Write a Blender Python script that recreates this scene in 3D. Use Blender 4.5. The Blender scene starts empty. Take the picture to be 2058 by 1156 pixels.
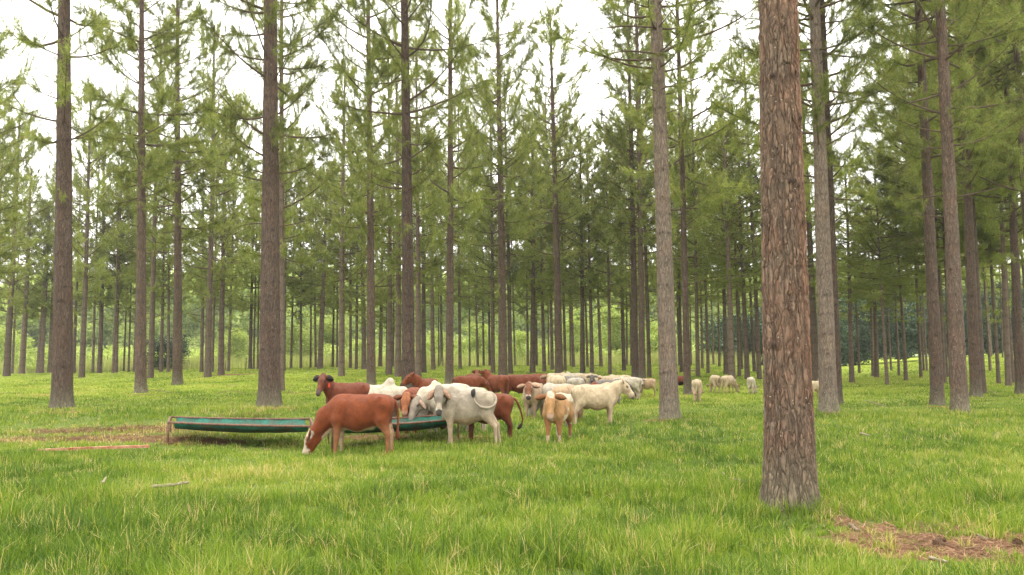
import bpy, math, random
import numpy as np
from mathutils import Vector, Matrix

random.seed(7)
RNG = np.random.default_rng(7)
scene = bpy.context.scene
COL = scene.collection
R = math.radians

# ------------------------------------------------------------------ helpers
def link(o):
    COL.objects.link(o)
    return o

def np_mesh(name, verts, faces_list, mats=(), smooth=True, color=None, attr=None, mat_idx=None):
    """verts (N,3); faces_list: list of (M,k) int arrays"""
    me = bpy.data.meshes.new(name)
    verts = np.asarray(verts, np.float32)
    me.vertices.add(len(verts))
    me.vertices.foreach_set('co', verts.ravel())
    loops = []; starts = []; tot = 0
    for f in faces_list:
        f = np.asarray(f, np.int32)
        if f.size == 0: continue
        k = f.shape[1]
        loops.append(f.ravel())
        starts.append(tot + np.arange(len(f)) * k)
        tot += f.size
    loops = np.concatenate(loops); starts = np.concatenate(starts)
    me.loops.add(len(loops)); me.loops.foreach_set('vertex_index', loops)
    me.polygons.add(len(starts)); me.polygons.foreach_set('loop_start', starts.astype(np.int32))
    if mat_idx is not None:
        me.polygons.foreach_set('material_index', np.asarray(mat_idx, np.int32))
    me.polygons.foreach_set('use_smooth', np.full(len(starts), bool(smooth)))
    me.update(calc_edges=True)
    if color is not None:
        a = me.color_attributes.new('coat', 'FLOAT_COLOR', 'POINT')
        c = np.ones((len(verts), 4), np.float32); c[:, :3] = color
        a.data.foreach_set('color', c.ravel())
    if attr:
        for k_, v in attr.items():
            a = me.attributes.new(k_, 'FLOAT', 'POINT')
            a.data.foreach_set('value', np.asarray(v, np.float32))
    for m in mats: me.materials.append(m)
    return me

def mobj(name, me, parent=None):
    o = link(bpy.data.objects.new(name, me))
    if parent: o.parent = parent
    return o

def empty(name, loc, rz=0):
    o = link(bpy.data.objects.new(name, None))
    o.location = loc; o.rotation_euler = (0, 0, rz); o.empty_display_size = .2
    return o

def tag(o, label=None, cat=None, group=None, kind=None):
    if label: o['label'] = label
    if cat: o['category'] = cat
    if group: o['group'] = group
    if kind: o['kind'] = kind
    return o

def hash2(ix, iy, seed=0):
    n = (ix.astype(np.int64) * 374761393 + iy.astype(np.int64) * 668265263 + seed * 69069) & 0xFFFFFFFF
    n = ((n ^ (n >> 13)) * 1274126177) & 0xFFFFFFFF
    n = n ^ (n >> 16)
    return (n & 0xFFFF) / 65535.0

def vnoise(x, y, seed=0):
    x = np.asarray(x, float); y = np.asarray(y, float)
    ix = np.floor(x); iy = np.floor(y); fx = x - ix; fy = y - iy
    fx = fx * fx * (3 - 2 * fx); fy = fy * fy * (3 - 2 * fy)
    ix = ix.astype(np.int64); iy = iy.astype(np.int64)
    a = hash2(ix, iy, seed); b = hash2(ix + 1, iy, seed); c = hash2(ix, iy + 1, seed); d = hash2(ix + 1, iy + 1, seed)
    return (a * (1 - fx) + b * fx) * (1 - fy) + (c * (1 - fx) + d * fx) * fy

def fbm(x, y, seed=0, o=3):
    s = 0; a = .5; t = 0
    for k in range(o):
        s = s + a * vnoise(x * 2 ** k, y * 2 ** k, seed + k); t += a; a *= .5
    return s / t

def sm(t):
    t = np.clip(t, 0, 1)
    return t * t * (3 - 2 * t)

# ------------------------------------------------------------------ camera
F = 1650.0; W, H = 2058, 1156
CAMZ = 2.0
PITCH = R(4.92); ROLL = R(-0.72)
CM = Matrix.Rotation(R(90) + PITCH, 3, 'X') @ Matrix.Rotation(ROLL, 3, 'Z')
cam_d = bpy.data.cameras.new('camera'); cam = link(bpy.data.objects.new('camera', cam_d))
cam.location = (0, 0, CAMZ); cam.rotation_euler = CM.to_euler()
cam_d.sensor_width = 36; cam_d.lens = 36 * F / W; cam_d.clip_end = 5000; cam_d.clip_start = .05
scene.camera = cam

def ray(px, py):
    v = CM @ Vector((px - W / 2, -(py - H / 2), -F))
    return v / v.y          # unit step in y

# terrain ---------------------------------------------------------------
UF = np.array([-3, -.62, -.32, 0, .25, .40, .50, .59, .8, 3])
ZF = np.array([.9, .9, 1.25, 1.14, .97, .35, 1.0, 1.75, 3.0, 3.0])
def terrain(X, Y):
    X = np.asarray(X, float); Y = np.asarray(Y, float)
    u = X / np.maximum(Y, 8)
    zl = .45 * sm((Y - 20.5) / 6) * sm((2.0 - X) / 6)
    zf = np.interp(u, UF, ZF)
    S = sm((Y - 30) / 68)
    z = zl * (1 - S) + zf * S
    z = z + .05 * (fbm(X * .25, Y * .25, 5) - .5) * sm(Y / 6)
    drop = sm((Y - 100) / 60)
    return z - 2.5 * drop * sm((.45 - u) / .2)

def ter(x, y): return float(terrain(np.array([x]), np.array([y]))[0])

def place(px, py, ymax=104.0):
    d = ray(px, py)
    ys = np.linspace(5, ymax, 1600)
    gap = CAMZ + d.z * ys - terrain(d.x * ys, ys)
    i = np.argmax(gap < 0)
    y = ys[i] if gap[i] < 0 else ymax - random.random() * 9
    return Vector((d.x * y, y, ter(d.x * y, y)))

def at_z(px, py, z):
    d = ray(px, py); t = (z - CAMZ) / d.z
    return Vector((d.x * t, t, z))

def at_y(px, py, y):
    d = ray(px, py)
    return Vector((d.x * y, y, CAMZ + d.z * y))

CMI = CM.transposed()
def project(p):
    v = CMI @ (Vector(p) - Vector((0, 0, CAMZ)))
    return W / 2 + F * v.x / -v.z, H / 2 - F * v.y / -v.z

# ------------------------------------------------------------------ materials
def new_mat(name):
    m = bpy.data.materials.new(name); m.use_nodes = True
    nt = m.node_tree; nt.nodes.clear()
    out = nt.nodes.new('ShaderNodeOutputMaterial')
    return m, nt, out

def N(nt, typ, **kw):
    n = nt.nodes.new(typ)
    for k, v in kw.items():
        if k in ('inp',):
            for a, b in v.items(): n.inputs[a].default_value = b
        else: setattr(n, k, v)
    return n

def L(nt, a, b): nt.links.new(a, b)

def ramp(nt, fac, stops, interp='LINEAR'):
    r = N(nt, 'ShaderNodeValToRGB'); r.color_ramp.interpolation = interp
    els = r.color_ramp.elements
    while len(els) < len(stops): els.new(.5)
    for e, (p, c) in zip(els, stops):
        e.position = p; e.color = (*c, 1) if len(c) == 3 else c
    if fac is not None: L(nt, fac, r.inputs[0])
    return r.outputs[0]

def mixc(nt, fac, a, b, mode='MIX'):
    m = N(nt, 'ShaderNodeMix', data_type='RGBA', blend_type=mode)
    for sock, v in ((m.inputs[0], fac), (m.inputs[6], a), (m.inputs[7], b)):
        if isinstance(v, bpy.types.NodeSocket): L(nt, v, sock)
        elif isinstance(v, (int, float)): sock.default_value = v
        else: sock.default_value = (*v, 1)
    return m.outputs[2]

def mathn(nt, op, a, b=None, c=None, clamp=False):
    m = N(nt, 'ShaderNodeMath', operation=op, use_clamp=clamp)
    for i, v in enumerate((a, b, c)):
        if v is None: continue
        if isinstance(v, bpy.types.NodeSocket): L(nt, v, m.inputs[i])
        else: m.inputs[i].default_value = v
    return m.outputs[0]

def noise(nt, scale, detail=4, rough=.55, vec=None, dist=0):
    n = N(nt, 'ShaderNodeTexNoise'); n.inputs['Scale'].default_value = scale
    n.inputs['Detail'].default_value = detail; n.inputs['Roughness'].default_value = rough
    n.inputs['Distortion'].default_value = dist
    if vec is not None: L(nt, vec, n.inputs['Vector'])
    return n

def bsdf(nt, col, rough=.8, spec=.2, normal=None):
    b = N(nt, 'ShaderNodeBsdfPrincipled')
    if isinstance(col, bpy.types.NodeSocket): L(nt, col, b.inputs['Base Color'])
    else: b.inputs['Base Color'].default_value = (*col, 1)
    if isinstance(rough, bpy.types.NodeSocket): L(nt, rough, b.inputs['Roughness'])
    else: b.inputs['Roughness'].default_value = rough
    b.inputs['Specular IOR Level'].default_value = spec
    if normal is not None: L(nt, normal, b.inputs['Normal'])
    return b

def bump(nt, h, strength=.5, dist=.01):
    b = N(nt, 'ShaderNodeBump'); b.inputs['Strength'].default_value = strength
    b.inputs['Distance'].default_value = dist; L(nt, h, b.inputs['Height'])
    return b.outputs[0]

def leafy(name, stops, trans=.45, gloss=.12, obj_var=.25, attr=None, big=None):
    """foliage: per-leaf random colour, per-plant variation, thin translucent"""
    m, nt, out = new_mat(name)
    geo = N(nt, 'ShaderNodeNewGeometry')
    if attr:
        a = N(nt, 'ShaderNodeAttribute', attribute_name=attr); fac = a.outputs['Fac']
    else:
        fac = geo.outputs['Random Per Island']
    c = ramp(nt, fac, stops)
    oi = N(nt, 'ShaderNodeObjectInfo')
    v = mathn(nt, 'MULTIPLY_ADD', oi.outputs['Random'], obj_var * 2, 1 - obj_var)
    c = mixc(nt, 1.0, c, v, 'MULTIPLY')
    if big:
        tc = N(nt, 'ShaderNodeTexCoord')
        n1 = noise(nt, big[0], 2, .5, tc.outputs['Object'])
        g = ramp(nt, n1.outputs[0], [(.35, (big[1],) * 3), (.65, (big[2],) * 3)])
        c = mixc(nt, 1.0, c, g, 'MULTIPLY')
    d = N(nt, 'ShaderNodeBsdfDiffuse'); t = N(nt, 'ShaderNodeBsdfTranslucent')
    L(nt, c, d.inputs[0])
    c2 = mixc(nt, 1.0, c, (1.15, 1.15, .7), 'MULTIPLY'); L(nt, c2, t.inputs[0])
    mx = N(nt, 'ShaderNodeMixShader'); mx.inputs[0].default_value = trans
    L(nt, d.outputs[0], mx.inputs[1]); L(nt, t.outputs[0], mx.inputs[2])
    last = mx.outputs[0]
    if gloss:
        g = N(nt, 'ShaderNodeBsdfGlossy'); g.inputs['Roughness'].default_value = .5
        g.inputs['Color'].default_value = (.8, .85, .8, 1)
        m2 = N(nt, 'ShaderNodeMixShader'); m2.inputs[0].default_value = gloss * .5
        L(nt, last, m2.inputs[1]); L(nt, g.outputs[0], m2.inputs[2]); last = m2.outputs[0]
    L(nt, last, out.inputs[0])
    return m

def bark_mat(name, plate, red, crack, scale=22., disp=.016, redamt=.5, redx=None, base_moss=True, zs=.17):
    m, nt, out = new_mat(name)
    tc = N(nt, 'ShaderNodeTexCoord')
    mp = N(nt, 'ShaderNodeMapping'); mp.inputs['Scale'].default_value = (1, 1, zs)
    L(nt, tc.outputs['Object'], mp.inputs[0])
    wn = noise(nt, 9, 3, .6, mp.outputs[0])
    wv = N(nt, 'ShaderNodeVectorMath', operation='MULTIPLY_ADD')
    L(nt, wn.outputs['Color'], wv.inputs[0]); wv.inputs[1].default_value = (.16, .16, .10)
    L(nt, mp.outputs[0], wv.inputs[2])
    vo = N(nt, 'ShaderNodeTexVoronoi', feature='DISTANCE_TO_EDGE'); vo.inputs['Scale'].default_value = scale
    L(nt, wv.outputs[0], vo.inputs['Vector'])
    vo2 = N(nt, 'ShaderNodeTexVoronoi', feature='F1'); vo2.inputs['Scale'].default_value = scale
    L(nt, wv.outputs[0], vo2.inputs['Vector'])
    fine = noise(nt, 60, 6, .65, wv.outputs[0])
    mid = noise(nt, 18, 5, .6, wv.outputs[0])
    edge = mathn(nt, 'MULTIPLY', vo.outputs['Distance'], 5.0, clamp=True)
    edge = mathn(nt, 'POWER', edge, .5)
    crk = ramp(nt, noise(nt, 7, 3, .6, mp.outputs[0]).outputs[0], [(.38, (.75,) * 3), (.62, (0,) * 3)])
    edge = mathn(nt, 'MAXIMUM', edge, crk)
    vo3 = N(nt, 'ShaderNodeTexVoronoi', feature='DISTANCE_TO_EDGE'); vo3.inputs['Scale'].default_value = scale * .46
    L(nt, wv.outputs[0], vo3.inputs['Vector'])
    e3 = mathn(nt, 'POWER', mathn(nt, 'MULTIPLY', vo3.outputs['Distance'], 7.0, clamp=True), .6)
    edge = mathn(nt, 'MULTIPLY', mathn(nt, 'MULTIPLY_ADD', edge, .7, .3), mathn(nt, 'MULTIPLY_ADD', e3, .6, .4))
    big = noise(nt, 2.2, 3, .55, tc.outputs['Object'])
    rnd = N(nt, 'ShaderNodeSeparateColor'); L(nt, vo2.outputs['Color'], rnd.inputs[0])
    pc = mixc(nt, mathn(nt, 'MULTIPLY_ADD', rnd.outputs[0], .5, mathn(nt, 'MULTIPLY_ADD', mid.outputs[0], 1.2, -.35), clamp=True), plate[0], plate[1])
    rf = ramp(nt, mathn(nt, 'ADD', mathn(nt, 'MULTIPLY', mid.outputs[0], .5), mathn(nt, 'MULTIPLY', big.outputs[0], .5)), [(.42, (0,) * 3), (.62, (redamt,) * 3)])
    if redx:
        sx = N(nt, 'ShaderNodeSeparateXYZ'); L(nt, tc.outputs['Object'], sx.inputs[0])
        gx = mathn(nt, 'MULTIPLY_ADD', sx.outputs[0], redx[0], redx[1], clamp=True)
        gz = mathn(nt, 'MULTIPLY_ADD', sx.outputs[2], 1.1, -.9, clamp=True)
        gx = mathn(nt, 'MULTIPLY', gx, gz)
        rf = mathn(nt, 'MAXIMUM', mathn(nt, 'MULTIPLY', rf, .55), mathn(nt, 'MULTIPLY', gx, mathn(nt, 'MULTIPLY_ADD', rnd.outputs[1], .7, .45)), clamp=True)
    pc = mixc(nt, rf, pc, red)
    fn = ramp(nt, fine.outputs[0], [(.3, (.45,) * 3), (.7, (1.45,) * 3)])
    pc = mixc(nt, .8, pc, fn, 'MULTIPLY')
    col = mixc(nt, edge, crack, pc)
    if base_moss:
        sz = N(nt, 'ShaderNodeSeparateXYZ'); L(nt, tc.outputs['Object'], sz.inputs[0])
        mz = mathn(nt, 'MULTIPLY_ADD', sz.outputs[2], -1.1, 1.05, clamp=True)
        mz = mathn(nt, 'MULTIPLY', mz, mathn(nt, 'MULTIPLY', big.outputs[0], 1.2), clamp=True)
        col = mixc(nt, mz, col, mixc(nt, edge, (.05, .05, .03), (.21, .20, .13)))
    # resin / lichen flecks
    fl = N(nt, 'ShaderNodeTexVoronoi', feature='F1'); fl.inputs['Scale'].default_value = 9
    L(nt, tc.outputs['Object'], fl.inputs['Vector'])
    ff = mathn(nt, 'LESS_THAN', fl.outputs['Distance'], .085)
    col = mixc(nt, mathn(nt, 'MULTIPLY', ff, .75), col, (.42, .38, .28))
    kn = N(nt, 'ShaderNodeAttribute', attribute_name='knot')
    col = mixc(nt, mathn(nt, 'MULTIPLY', kn.outputs['Fac'], .75), col, (.028, .02, .016))
    oi = N(nt, 'ShaderNodeObjectInfo')
    v = mathn(nt, 'MULTIPLY_ADD', oi.outputs['Random'], .5, .75)
    col = mixc(nt, 1., col, v, 'MULTIPLY')
    hgt = mathn(nt, 'ADD', edge, mathn(nt, 'ADD', mathn(nt, 'MULTIPLY', fine.outputs[0], .35), mathn(nt, 'MULTIPLY', mid.outputs[0], .8)))
    b = bsdf(nt, col, .85, .15, bump(nt, hgt, .55, disp))
    L(nt, b.outputs[0], out.inputs[0])
    if disp > 0.01:
        dn = N(nt, 'ShaderNodeDisplacement'); dn.inputs['Scale'].default_value = disp; dn.inputs['Midlevel'].default_value = 1.2
        L(nt, hgt, dn.inputs['Height']); L(nt, dn.outputs[0], out.inputs['Displacement'])
        m.displacement_method = 'BOTH'
    return m

M = {}
M['bark_red'] = bark_mat('bark_reddish', ((.115, .083, .06), (.225, .165, .12)), (.30, .115, .062), (.030, .021, .016), 19., .026, .55, (2.0, -.05), zs=.23)
M['bark_near'] = bark_mat('bark_grey_brown', ((.085, .062, .048), (.165, .122, .094)), (.17, .085, .052), (.022, .016, .013), 28., .014, .35)
M['bark_pale'] = bark_mat('bark_pale_brown', ((.14, .112, .088), (.25, .20, .155)), (.22, .13, .085), (.036, .028, .022), 27., .014, .4)
M['bark_far'] = bark_mat('bark_far', ((.105, .08, .062), (.19, .148, .115)), (.18, .10, .065), (.028, .021, .017), 20., .008, .35, base_moss=False)
M['needle'] = leafy('pine_needle', [(0, (.095, .14, .034)), (.45, (.19, .225, .062)), (.9, (.33, .352, .12)), (.965, (.34, .34, .12)), (.985, (.36, .18, .08)), (1, (.36, .18, .08))], .6, .03, .2, big=(.55, .75, 1.2))
m_, nt_, out_ = new_mat('branch_wood')
b_ = bsdf(nt_, mixc(nt_, noise(nt_, 8).outputs[0], (.05, .036, .026), (.12, .085, .062)), .9, .1); L(nt_, b_.outputs[0], out_.inputs[0])
M['wood'] = m_
M['grass'] = leafy('grass_blade', [(0, (.045, .092, .014)), (.4, (.14, .22, .022)), (.72, (.235, .30, .036)), (.88, (.38, .36, .10)), (1, (.50, .39, .20))], .42, .03, 0, attr='tint')
M['bush'] = leafy('bush_leaf', [(0, (.17, .24, .05)), (.5, (.30, .38, .09)), (1, (.48, .52, .2))], .45, .05, .25, big=(.5, .7, 1.2))
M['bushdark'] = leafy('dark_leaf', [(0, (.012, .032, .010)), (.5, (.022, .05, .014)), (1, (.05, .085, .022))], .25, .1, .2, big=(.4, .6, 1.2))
M['palegrass'] = leafy('tall_dry_grass', [(0, (.2, .25, .07)), (.5, (.32, .35, .13)), (1, (.48, .46, .24))], .4, .03, 0)

# ground
def ground_mat():
    m, nt, out = new_mat('pasture_ground')
    tc = N(nt, 'ShaderNodeTexCoord'); P = tc.outputs['Object']
    n1 = noise(nt, .35, 4, .6, P); n2 = noise(nt, 6, 6, .7, P); n3 = noise(nt, 40, 6, .7, P)
    g = ramp(nt, n1.outputs[0], [(.3, (.13, .18, .018)), (.55, (.20, .25, .028)), (.75, (.27, .28, .05))])
    g = mixc(nt, 1., g, ramp(nt, n2.outputs[0], [(.3, (.65,) * 3), (.7, (1.3,) * 3)]), 'MULTIPLY')
    g = mixc(nt, 1., g, ramp(nt, n3.outputs[0], [(.3, (.6,) * 3), (.7, (1.35,) * 3)]), 'MULTIPLY')
    a = N(nt, 'ShaderNodeAttribute', attribute_name='bare')
    s = N(nt, 'ShaderNodeAttribute', attribute_name='thatch')
    mp = N(nt, 'ShaderNodeMapping'); mp.inputs['Rotation'].default_value = (0, 0, .6); mp.inputs['Scale'].default_value = (1, 4, 1)
    L(nt, P, mp.inputs[0])
    n4 = noise(nt, 26, 8, .8, mp.outputs[0], 1.2)
    lit = ramp(nt, n4.outputs[0], [(.28, (.055, .027, .016)), (.5, (.165, .085, .047)), (.66, (.24, .135, .075)), (.8, (.33, .22, .13))])
    g = mixc(nt, s.outputs['Fac'], g, (.10, .13, .03))
    f = mathn(nt, 'ADD', a.outputs['Fac'], mathn(nt, 'MULTIPLY_ADD', n2.outputs[0], .5, -.25))
    f = ramp(nt, f, [(.35, (0,) * 3), (.6, (1,) * 3)])
    c = mixc(nt, f, g, lit)
    b = bsdf(nt, c, .95, .05, bump(nt, mathn(nt, 'ADD', n3.outputs[0], n4.outputs[0]), .6, .03))
    L(nt, b.outputs[0], out.inputs[0])
    return m
M['ground'] = ground_mat()

def simple(name, a, b, sc=12, rough=.7, spec=.25, bs=.3, bd=.004, metal=0):
    m, nt, out = new_mat(name)
    tc = N(nt, 'ShaderNodeTexCoord')
    n = noise(nt, sc, 6, .65, tc.outputs['Object'])
    c = ramp(nt, n.outputs[0], [(.35, a), (.65, b)])
    s = bsdf(nt, c, rough, spec, bump(nt, n.outputs[0], bs, bd)); s.inputs['Metallic'].default_value = metal
    L(nt, s.outputs[0], out.inputs[0]); return m
M['rust'] = simple('rusty_pipe', (.09, .042, .028), (.18, .10, .068), 14, .75)
M['plank'] = simple('red_timber', (.24, .06, .03), (.42, .24, .15), 7, .85)
M['stick'] = simple('weathered_wood', (.13, .10, .07), (.30, .25, .18), 18, .9)
M['twig'] = simple('dark_twig', (.08, .055, .04), (.22, .16, .11), 18, .9)
M['cone'] = simple('pine_cone', (.06, .035, .02), (.20, .12, .07), 60, .9)
M['hill'] = simple('hill_scrub', (.22, .28, .12), (.36, .38, .2), .06, .95, .05, 0)
def net_mat():
    m, nt, out = new_mat('shade_net')
    tc = N(nt, 'ShaderNodeTexCoord')
    n = noise(nt, 3.0, 5, .65, tc.outputs['Object']); n2 = noise(nt, 22, 4, .7, tc.outputs['Object'])
    c = ramp(nt, n.outputs[0], [(.40, (.02, .17, .12)), (.55, (.025, .10, .075)), (.68, (.12, .10, .06))])
    a = N(nt, 'ShaderNodeAttribute', attribute_name='soil')
    c = mixc(nt, mathn(nt, 'MULTIPLY', a.outputs['Fac'], mathn(nt, 'MULTIPLY_ADD', n.outputs[0], 1.6, .1), clamp=True), c, (.075, .06, .042))
    c = mixc(nt, 1., c, ramp(nt, n2.outputs[0], [(.3, (.6,) * 3), (.7, (1.35,) * 3)]), 'MULTIPLY')
    d = bsdf(nt, c, .7, .2, bump(nt, n2.outputs[0], .4, .01))
    t = N(nt, 'ShaderNodeBsdfTranslucent'); L(nt, c, t.inputs[0])
    mx = N(nt, 'ShaderNodeMixShader'); mx.inputs[0].default_value = .22
    L(nt, d.outputs[0], mx.inputs[1]); L(nt, t.outputs[0], mx.inputs[2]); L(nt, mx.outputs[0], out.inputs[0])
    return m
M['net'] = net_mat()
def coat_mat():
    m, nt, out = new_mat('cattle_coat')
    a = N(nt, 'ShaderNodeAttribute', attribute_name='coat')
    tc = N(nt, 'ShaderNodeTexCoord')
    mp = N(nt, 'ShaderNodeMapping'); mp.inputs['Scale'].default_value = (1, 2.2, 1); L(nt, tc.outputs['Object'], mp.inputs[0])
    n = noise(nt, 7, 5, .6, mp.outputs[0]); n2 = noise(nt, 70, 4, .7, mp.outputs[0])
    c = mixc(nt, 1., a.outputs['Color'], ramp(nt, n.outputs[0], [(.32, (.72, .69, .66)), (.68, (1.2, 1.2, 1.2))]), 'MULTIPLY')
    c = mixc(nt, 1., c, ramp(nt, n2.outputs[0], [(.3, (.88,) * 3), (.7, (1.1,) * 3)]), 'MULTIPLY')
    h = mathn(nt, 'ADD', n2.outputs[0], n.outputs[0])
    b = bsdf(nt, c, .66, .2, bump(nt, h, .6, .03))
    b.inputs['Sheen Weight'].default_value = .04; b.inputs['Sheen Roughness'].default_value = .4
    L(nt, b.outputs[0], out.inputs[0]); return m
M['coat'] = coat_mat()
M['eye'] = simple('eye_dark', (.012, .008, .006), (.02, .014, .01), 20, .15, .6, 0)
M['tagred'] = simple('ear_tag_red', (.55, .05, .03), (.62, .07, .04), 10, .5)

# ------------------------------------------------------------------ ground
BARE = []   # (x, y, rx, ry, strength)
def bare_px(px, py, rx, ry, s=1.):
    p = place(px, py); BARE.append((p.x, p.y, rx, ry, s))
bare_px(1940, 1102, 1.1, .7); bare_px(1760, 1078, .6, .4, .6); bare_px(1680, 1050, .35, .4, .7); bare_px(1840, 1085, .8, .45, .75)
bare_px(2040, 1125, .7, .5, 1.); bare_px(1790, 1060, .9, .3, .62)
bare_px(420, 890, 1.25, .55, 1.); bare_px(360, 885, .9, .5, .8); bare_px(230, 882, 2.2, .7, .56); bare_px(60, 885, 1.8, .6, .5); bare_px(300, 862, 1.8, .7, .56); bare_px(140, 866, 1.8, .5, .5)
bare_px(545, 822, 1.2, .9, .95); bare_px(500, 835, .9, .5, .6); bare_px(130, 828, 1.1, .7, .85); bare_px(80, 795, 2.4, 1.6, .6); bare_px(20, 790, 1.6, 1., .6)
bare_px(285, 793, 1.8, 1.2, .6); bare_px(200, 767, 3.5, 2, .6); bare_px(480, 752, 2.6, 2, .7); bare_px(585, 790, .9, .9, .6)
bare_px(720, 895, .8, .35, .6); bare_px(870, 886, 1., .4, .6); bare_px(760, 880, 1.2, .5, .7); bare_px(950, 880, .8, .4, .5)
bare_px(1250, 748, 2.2, 2, .5); bare_px(1380, 800, 1, 1, .4); bare_px(1010, 1065, .5, .3, .5); bare_px(1260, 1085, .3, .2, .5); bare_px(1900, 800, 1.5, 1., .35)
bare_px(1370, 845, .8, .6, .35); bare_px(1650, 835, .9, .7, .4)
for q_ in ((124,820),(541,817),(282,790),(356,774),(746,779),(1346,843),(1382,793),(1666,827),(1885,814),(1930,829),(1962,798),(418,758),(685,756),(1783,773),(1713,768)):
    bare_px(q_[0], q_[1] + 3, .75, .6, .62)
bare_px(1592, 1024, .75, .5, .6)
def bare_mask(X, Y):
    v = np.zeros(np.shape(X))
    for x, y, rx, ry, s in BARE:
        d = np.sqrt(((X - x) / rx) ** 2 + ((Y - y) / ry) ** 2)
        d = d + 1.3 * (fbm(X * 2.6, Y * 2.6, 31, 4) - .5)
        v = np.maximum(v, s * sm((1.55 - d) / 1.05))
    return v

def axis(lo, hi, step, far_lo, far_hi):
    a = list(np.arange(lo, hi, step)); s = step; x = hi
    while x < far_hi: a.append(x); s *= 1.18; x += s
    s = step; x = lo - step; b = []
    while x > far_lo: b.append(x); s *= 1.25; x -= s
    return np.array(b[::-1] + a)
gx = axis(-16, 14, .16, -2500, 2500); gy = axis(5, 30, .16, -60, 3000)
GX, GY = np.meshgrid(gx, gy, indexing='ij')
GZ = terrain(GX, GY)
nx, ny = GX.shape
idx = np.arange(nx * ny).reshape(nx, ny)
fc = np.stack([idx[:-1, :-1], idx[1:, :-1], idx[1:, 1:], idx[:-1, 1:]], -1).reshape(-1, 4)
me = np_mesh('ground', np.stack([GX, GY, GZ], -1).reshape(-1, 3), [fc], [M['ground']],
             attr={'bare': bare_mask(GX, GY).ravel(), 'thatch': (sm((45 - GY) / 20)).ravel()})
tag(mobj('ground', me), kind='structure')

# hills
def hills():
    ang = np.linspace(-1.0, 1.0, 240); rr = np.linspace(0, 1, 24)
    A, Q = np.meshgrid(ang, rr, indexing='ij')
    Y = 230 + 700 * Q; X = A * Y * 1.3
    ridge = 22 + 34 * fbm(A * 3 + 5, A * 0 + 2.3, 9, 4) + 22 * sm((-A - .05) / .4)
    Z = -3 + ridge * sm(Q * 1.7) * (1 + .25 * (fbm(X * .02, Y * .02, 3) - .5)) + 3.5 * fbm(X * .06, Y * .06, 17, 4) * sm(Q * 3)
    n0, n1 = X.shape; ix = np.arange(n0 * n1).reshape(n0, n1)
    f = np.stack([ix[:-1, :-1], ix[1:, :-1], ix[1:, 1:], ix[:-1, 1:]], -1).reshape(-1, 4)
    tag(mobj('hills', np_mesh('hills', np.stack([X, Y, Z], -1).reshape(-1, 3), [f], [M['hill']])), kind='structure')
hills()

# ------------------------------------------------------------------ grass
def blades(P, hgt, wid, lean, az, tint, tri=False):
    n = len(P)
    side = np.stack([-np.sin(az), np.cos(az), np.zeros(n)], -1)
    fw = np.stack([np.cos(az), np.sin(az), np.zeros(n)], -1)
    face = RNG.uniform(0, math.pi, n); sd = np.stack([np.cos(face), np.sin(face), np.zeros(n)], -1)
    up = np.array([0, 0, 1.])
    def pt(t): return P + up * (hgt * (t - .35 * lean * t * t))[:, None] + fw * (hgt * lean * t ** 1.8)[:, None]
    if tri:
        v = np.stack([P - sd * wid[:, None] * .5, P + sd * wid[:, None] * .5, pt(1.)], 1)
        v = v.reshape(-1, 3); f = [np.arange(3 * n).reshape(n, 3)]
        return v, f, np.repeat(tint, 3)
    a = pt(.5)
    v = np.stack([P - sd * wid[:, None] * .45, P + sd * wid[:, None] * .45, a + sd * wid[:, None] * .4, a - sd * wid[:, None] * .4, pt(1.)], 1).reshape(-1, 3)
    b = 5 * np.arange(n)
    return v, [np.stack([b, b + 1, b + 2, b + 3], -1), np.stack([b + 3, b + 2, b + 4], -1)], np.repeat(tint, 5)

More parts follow.
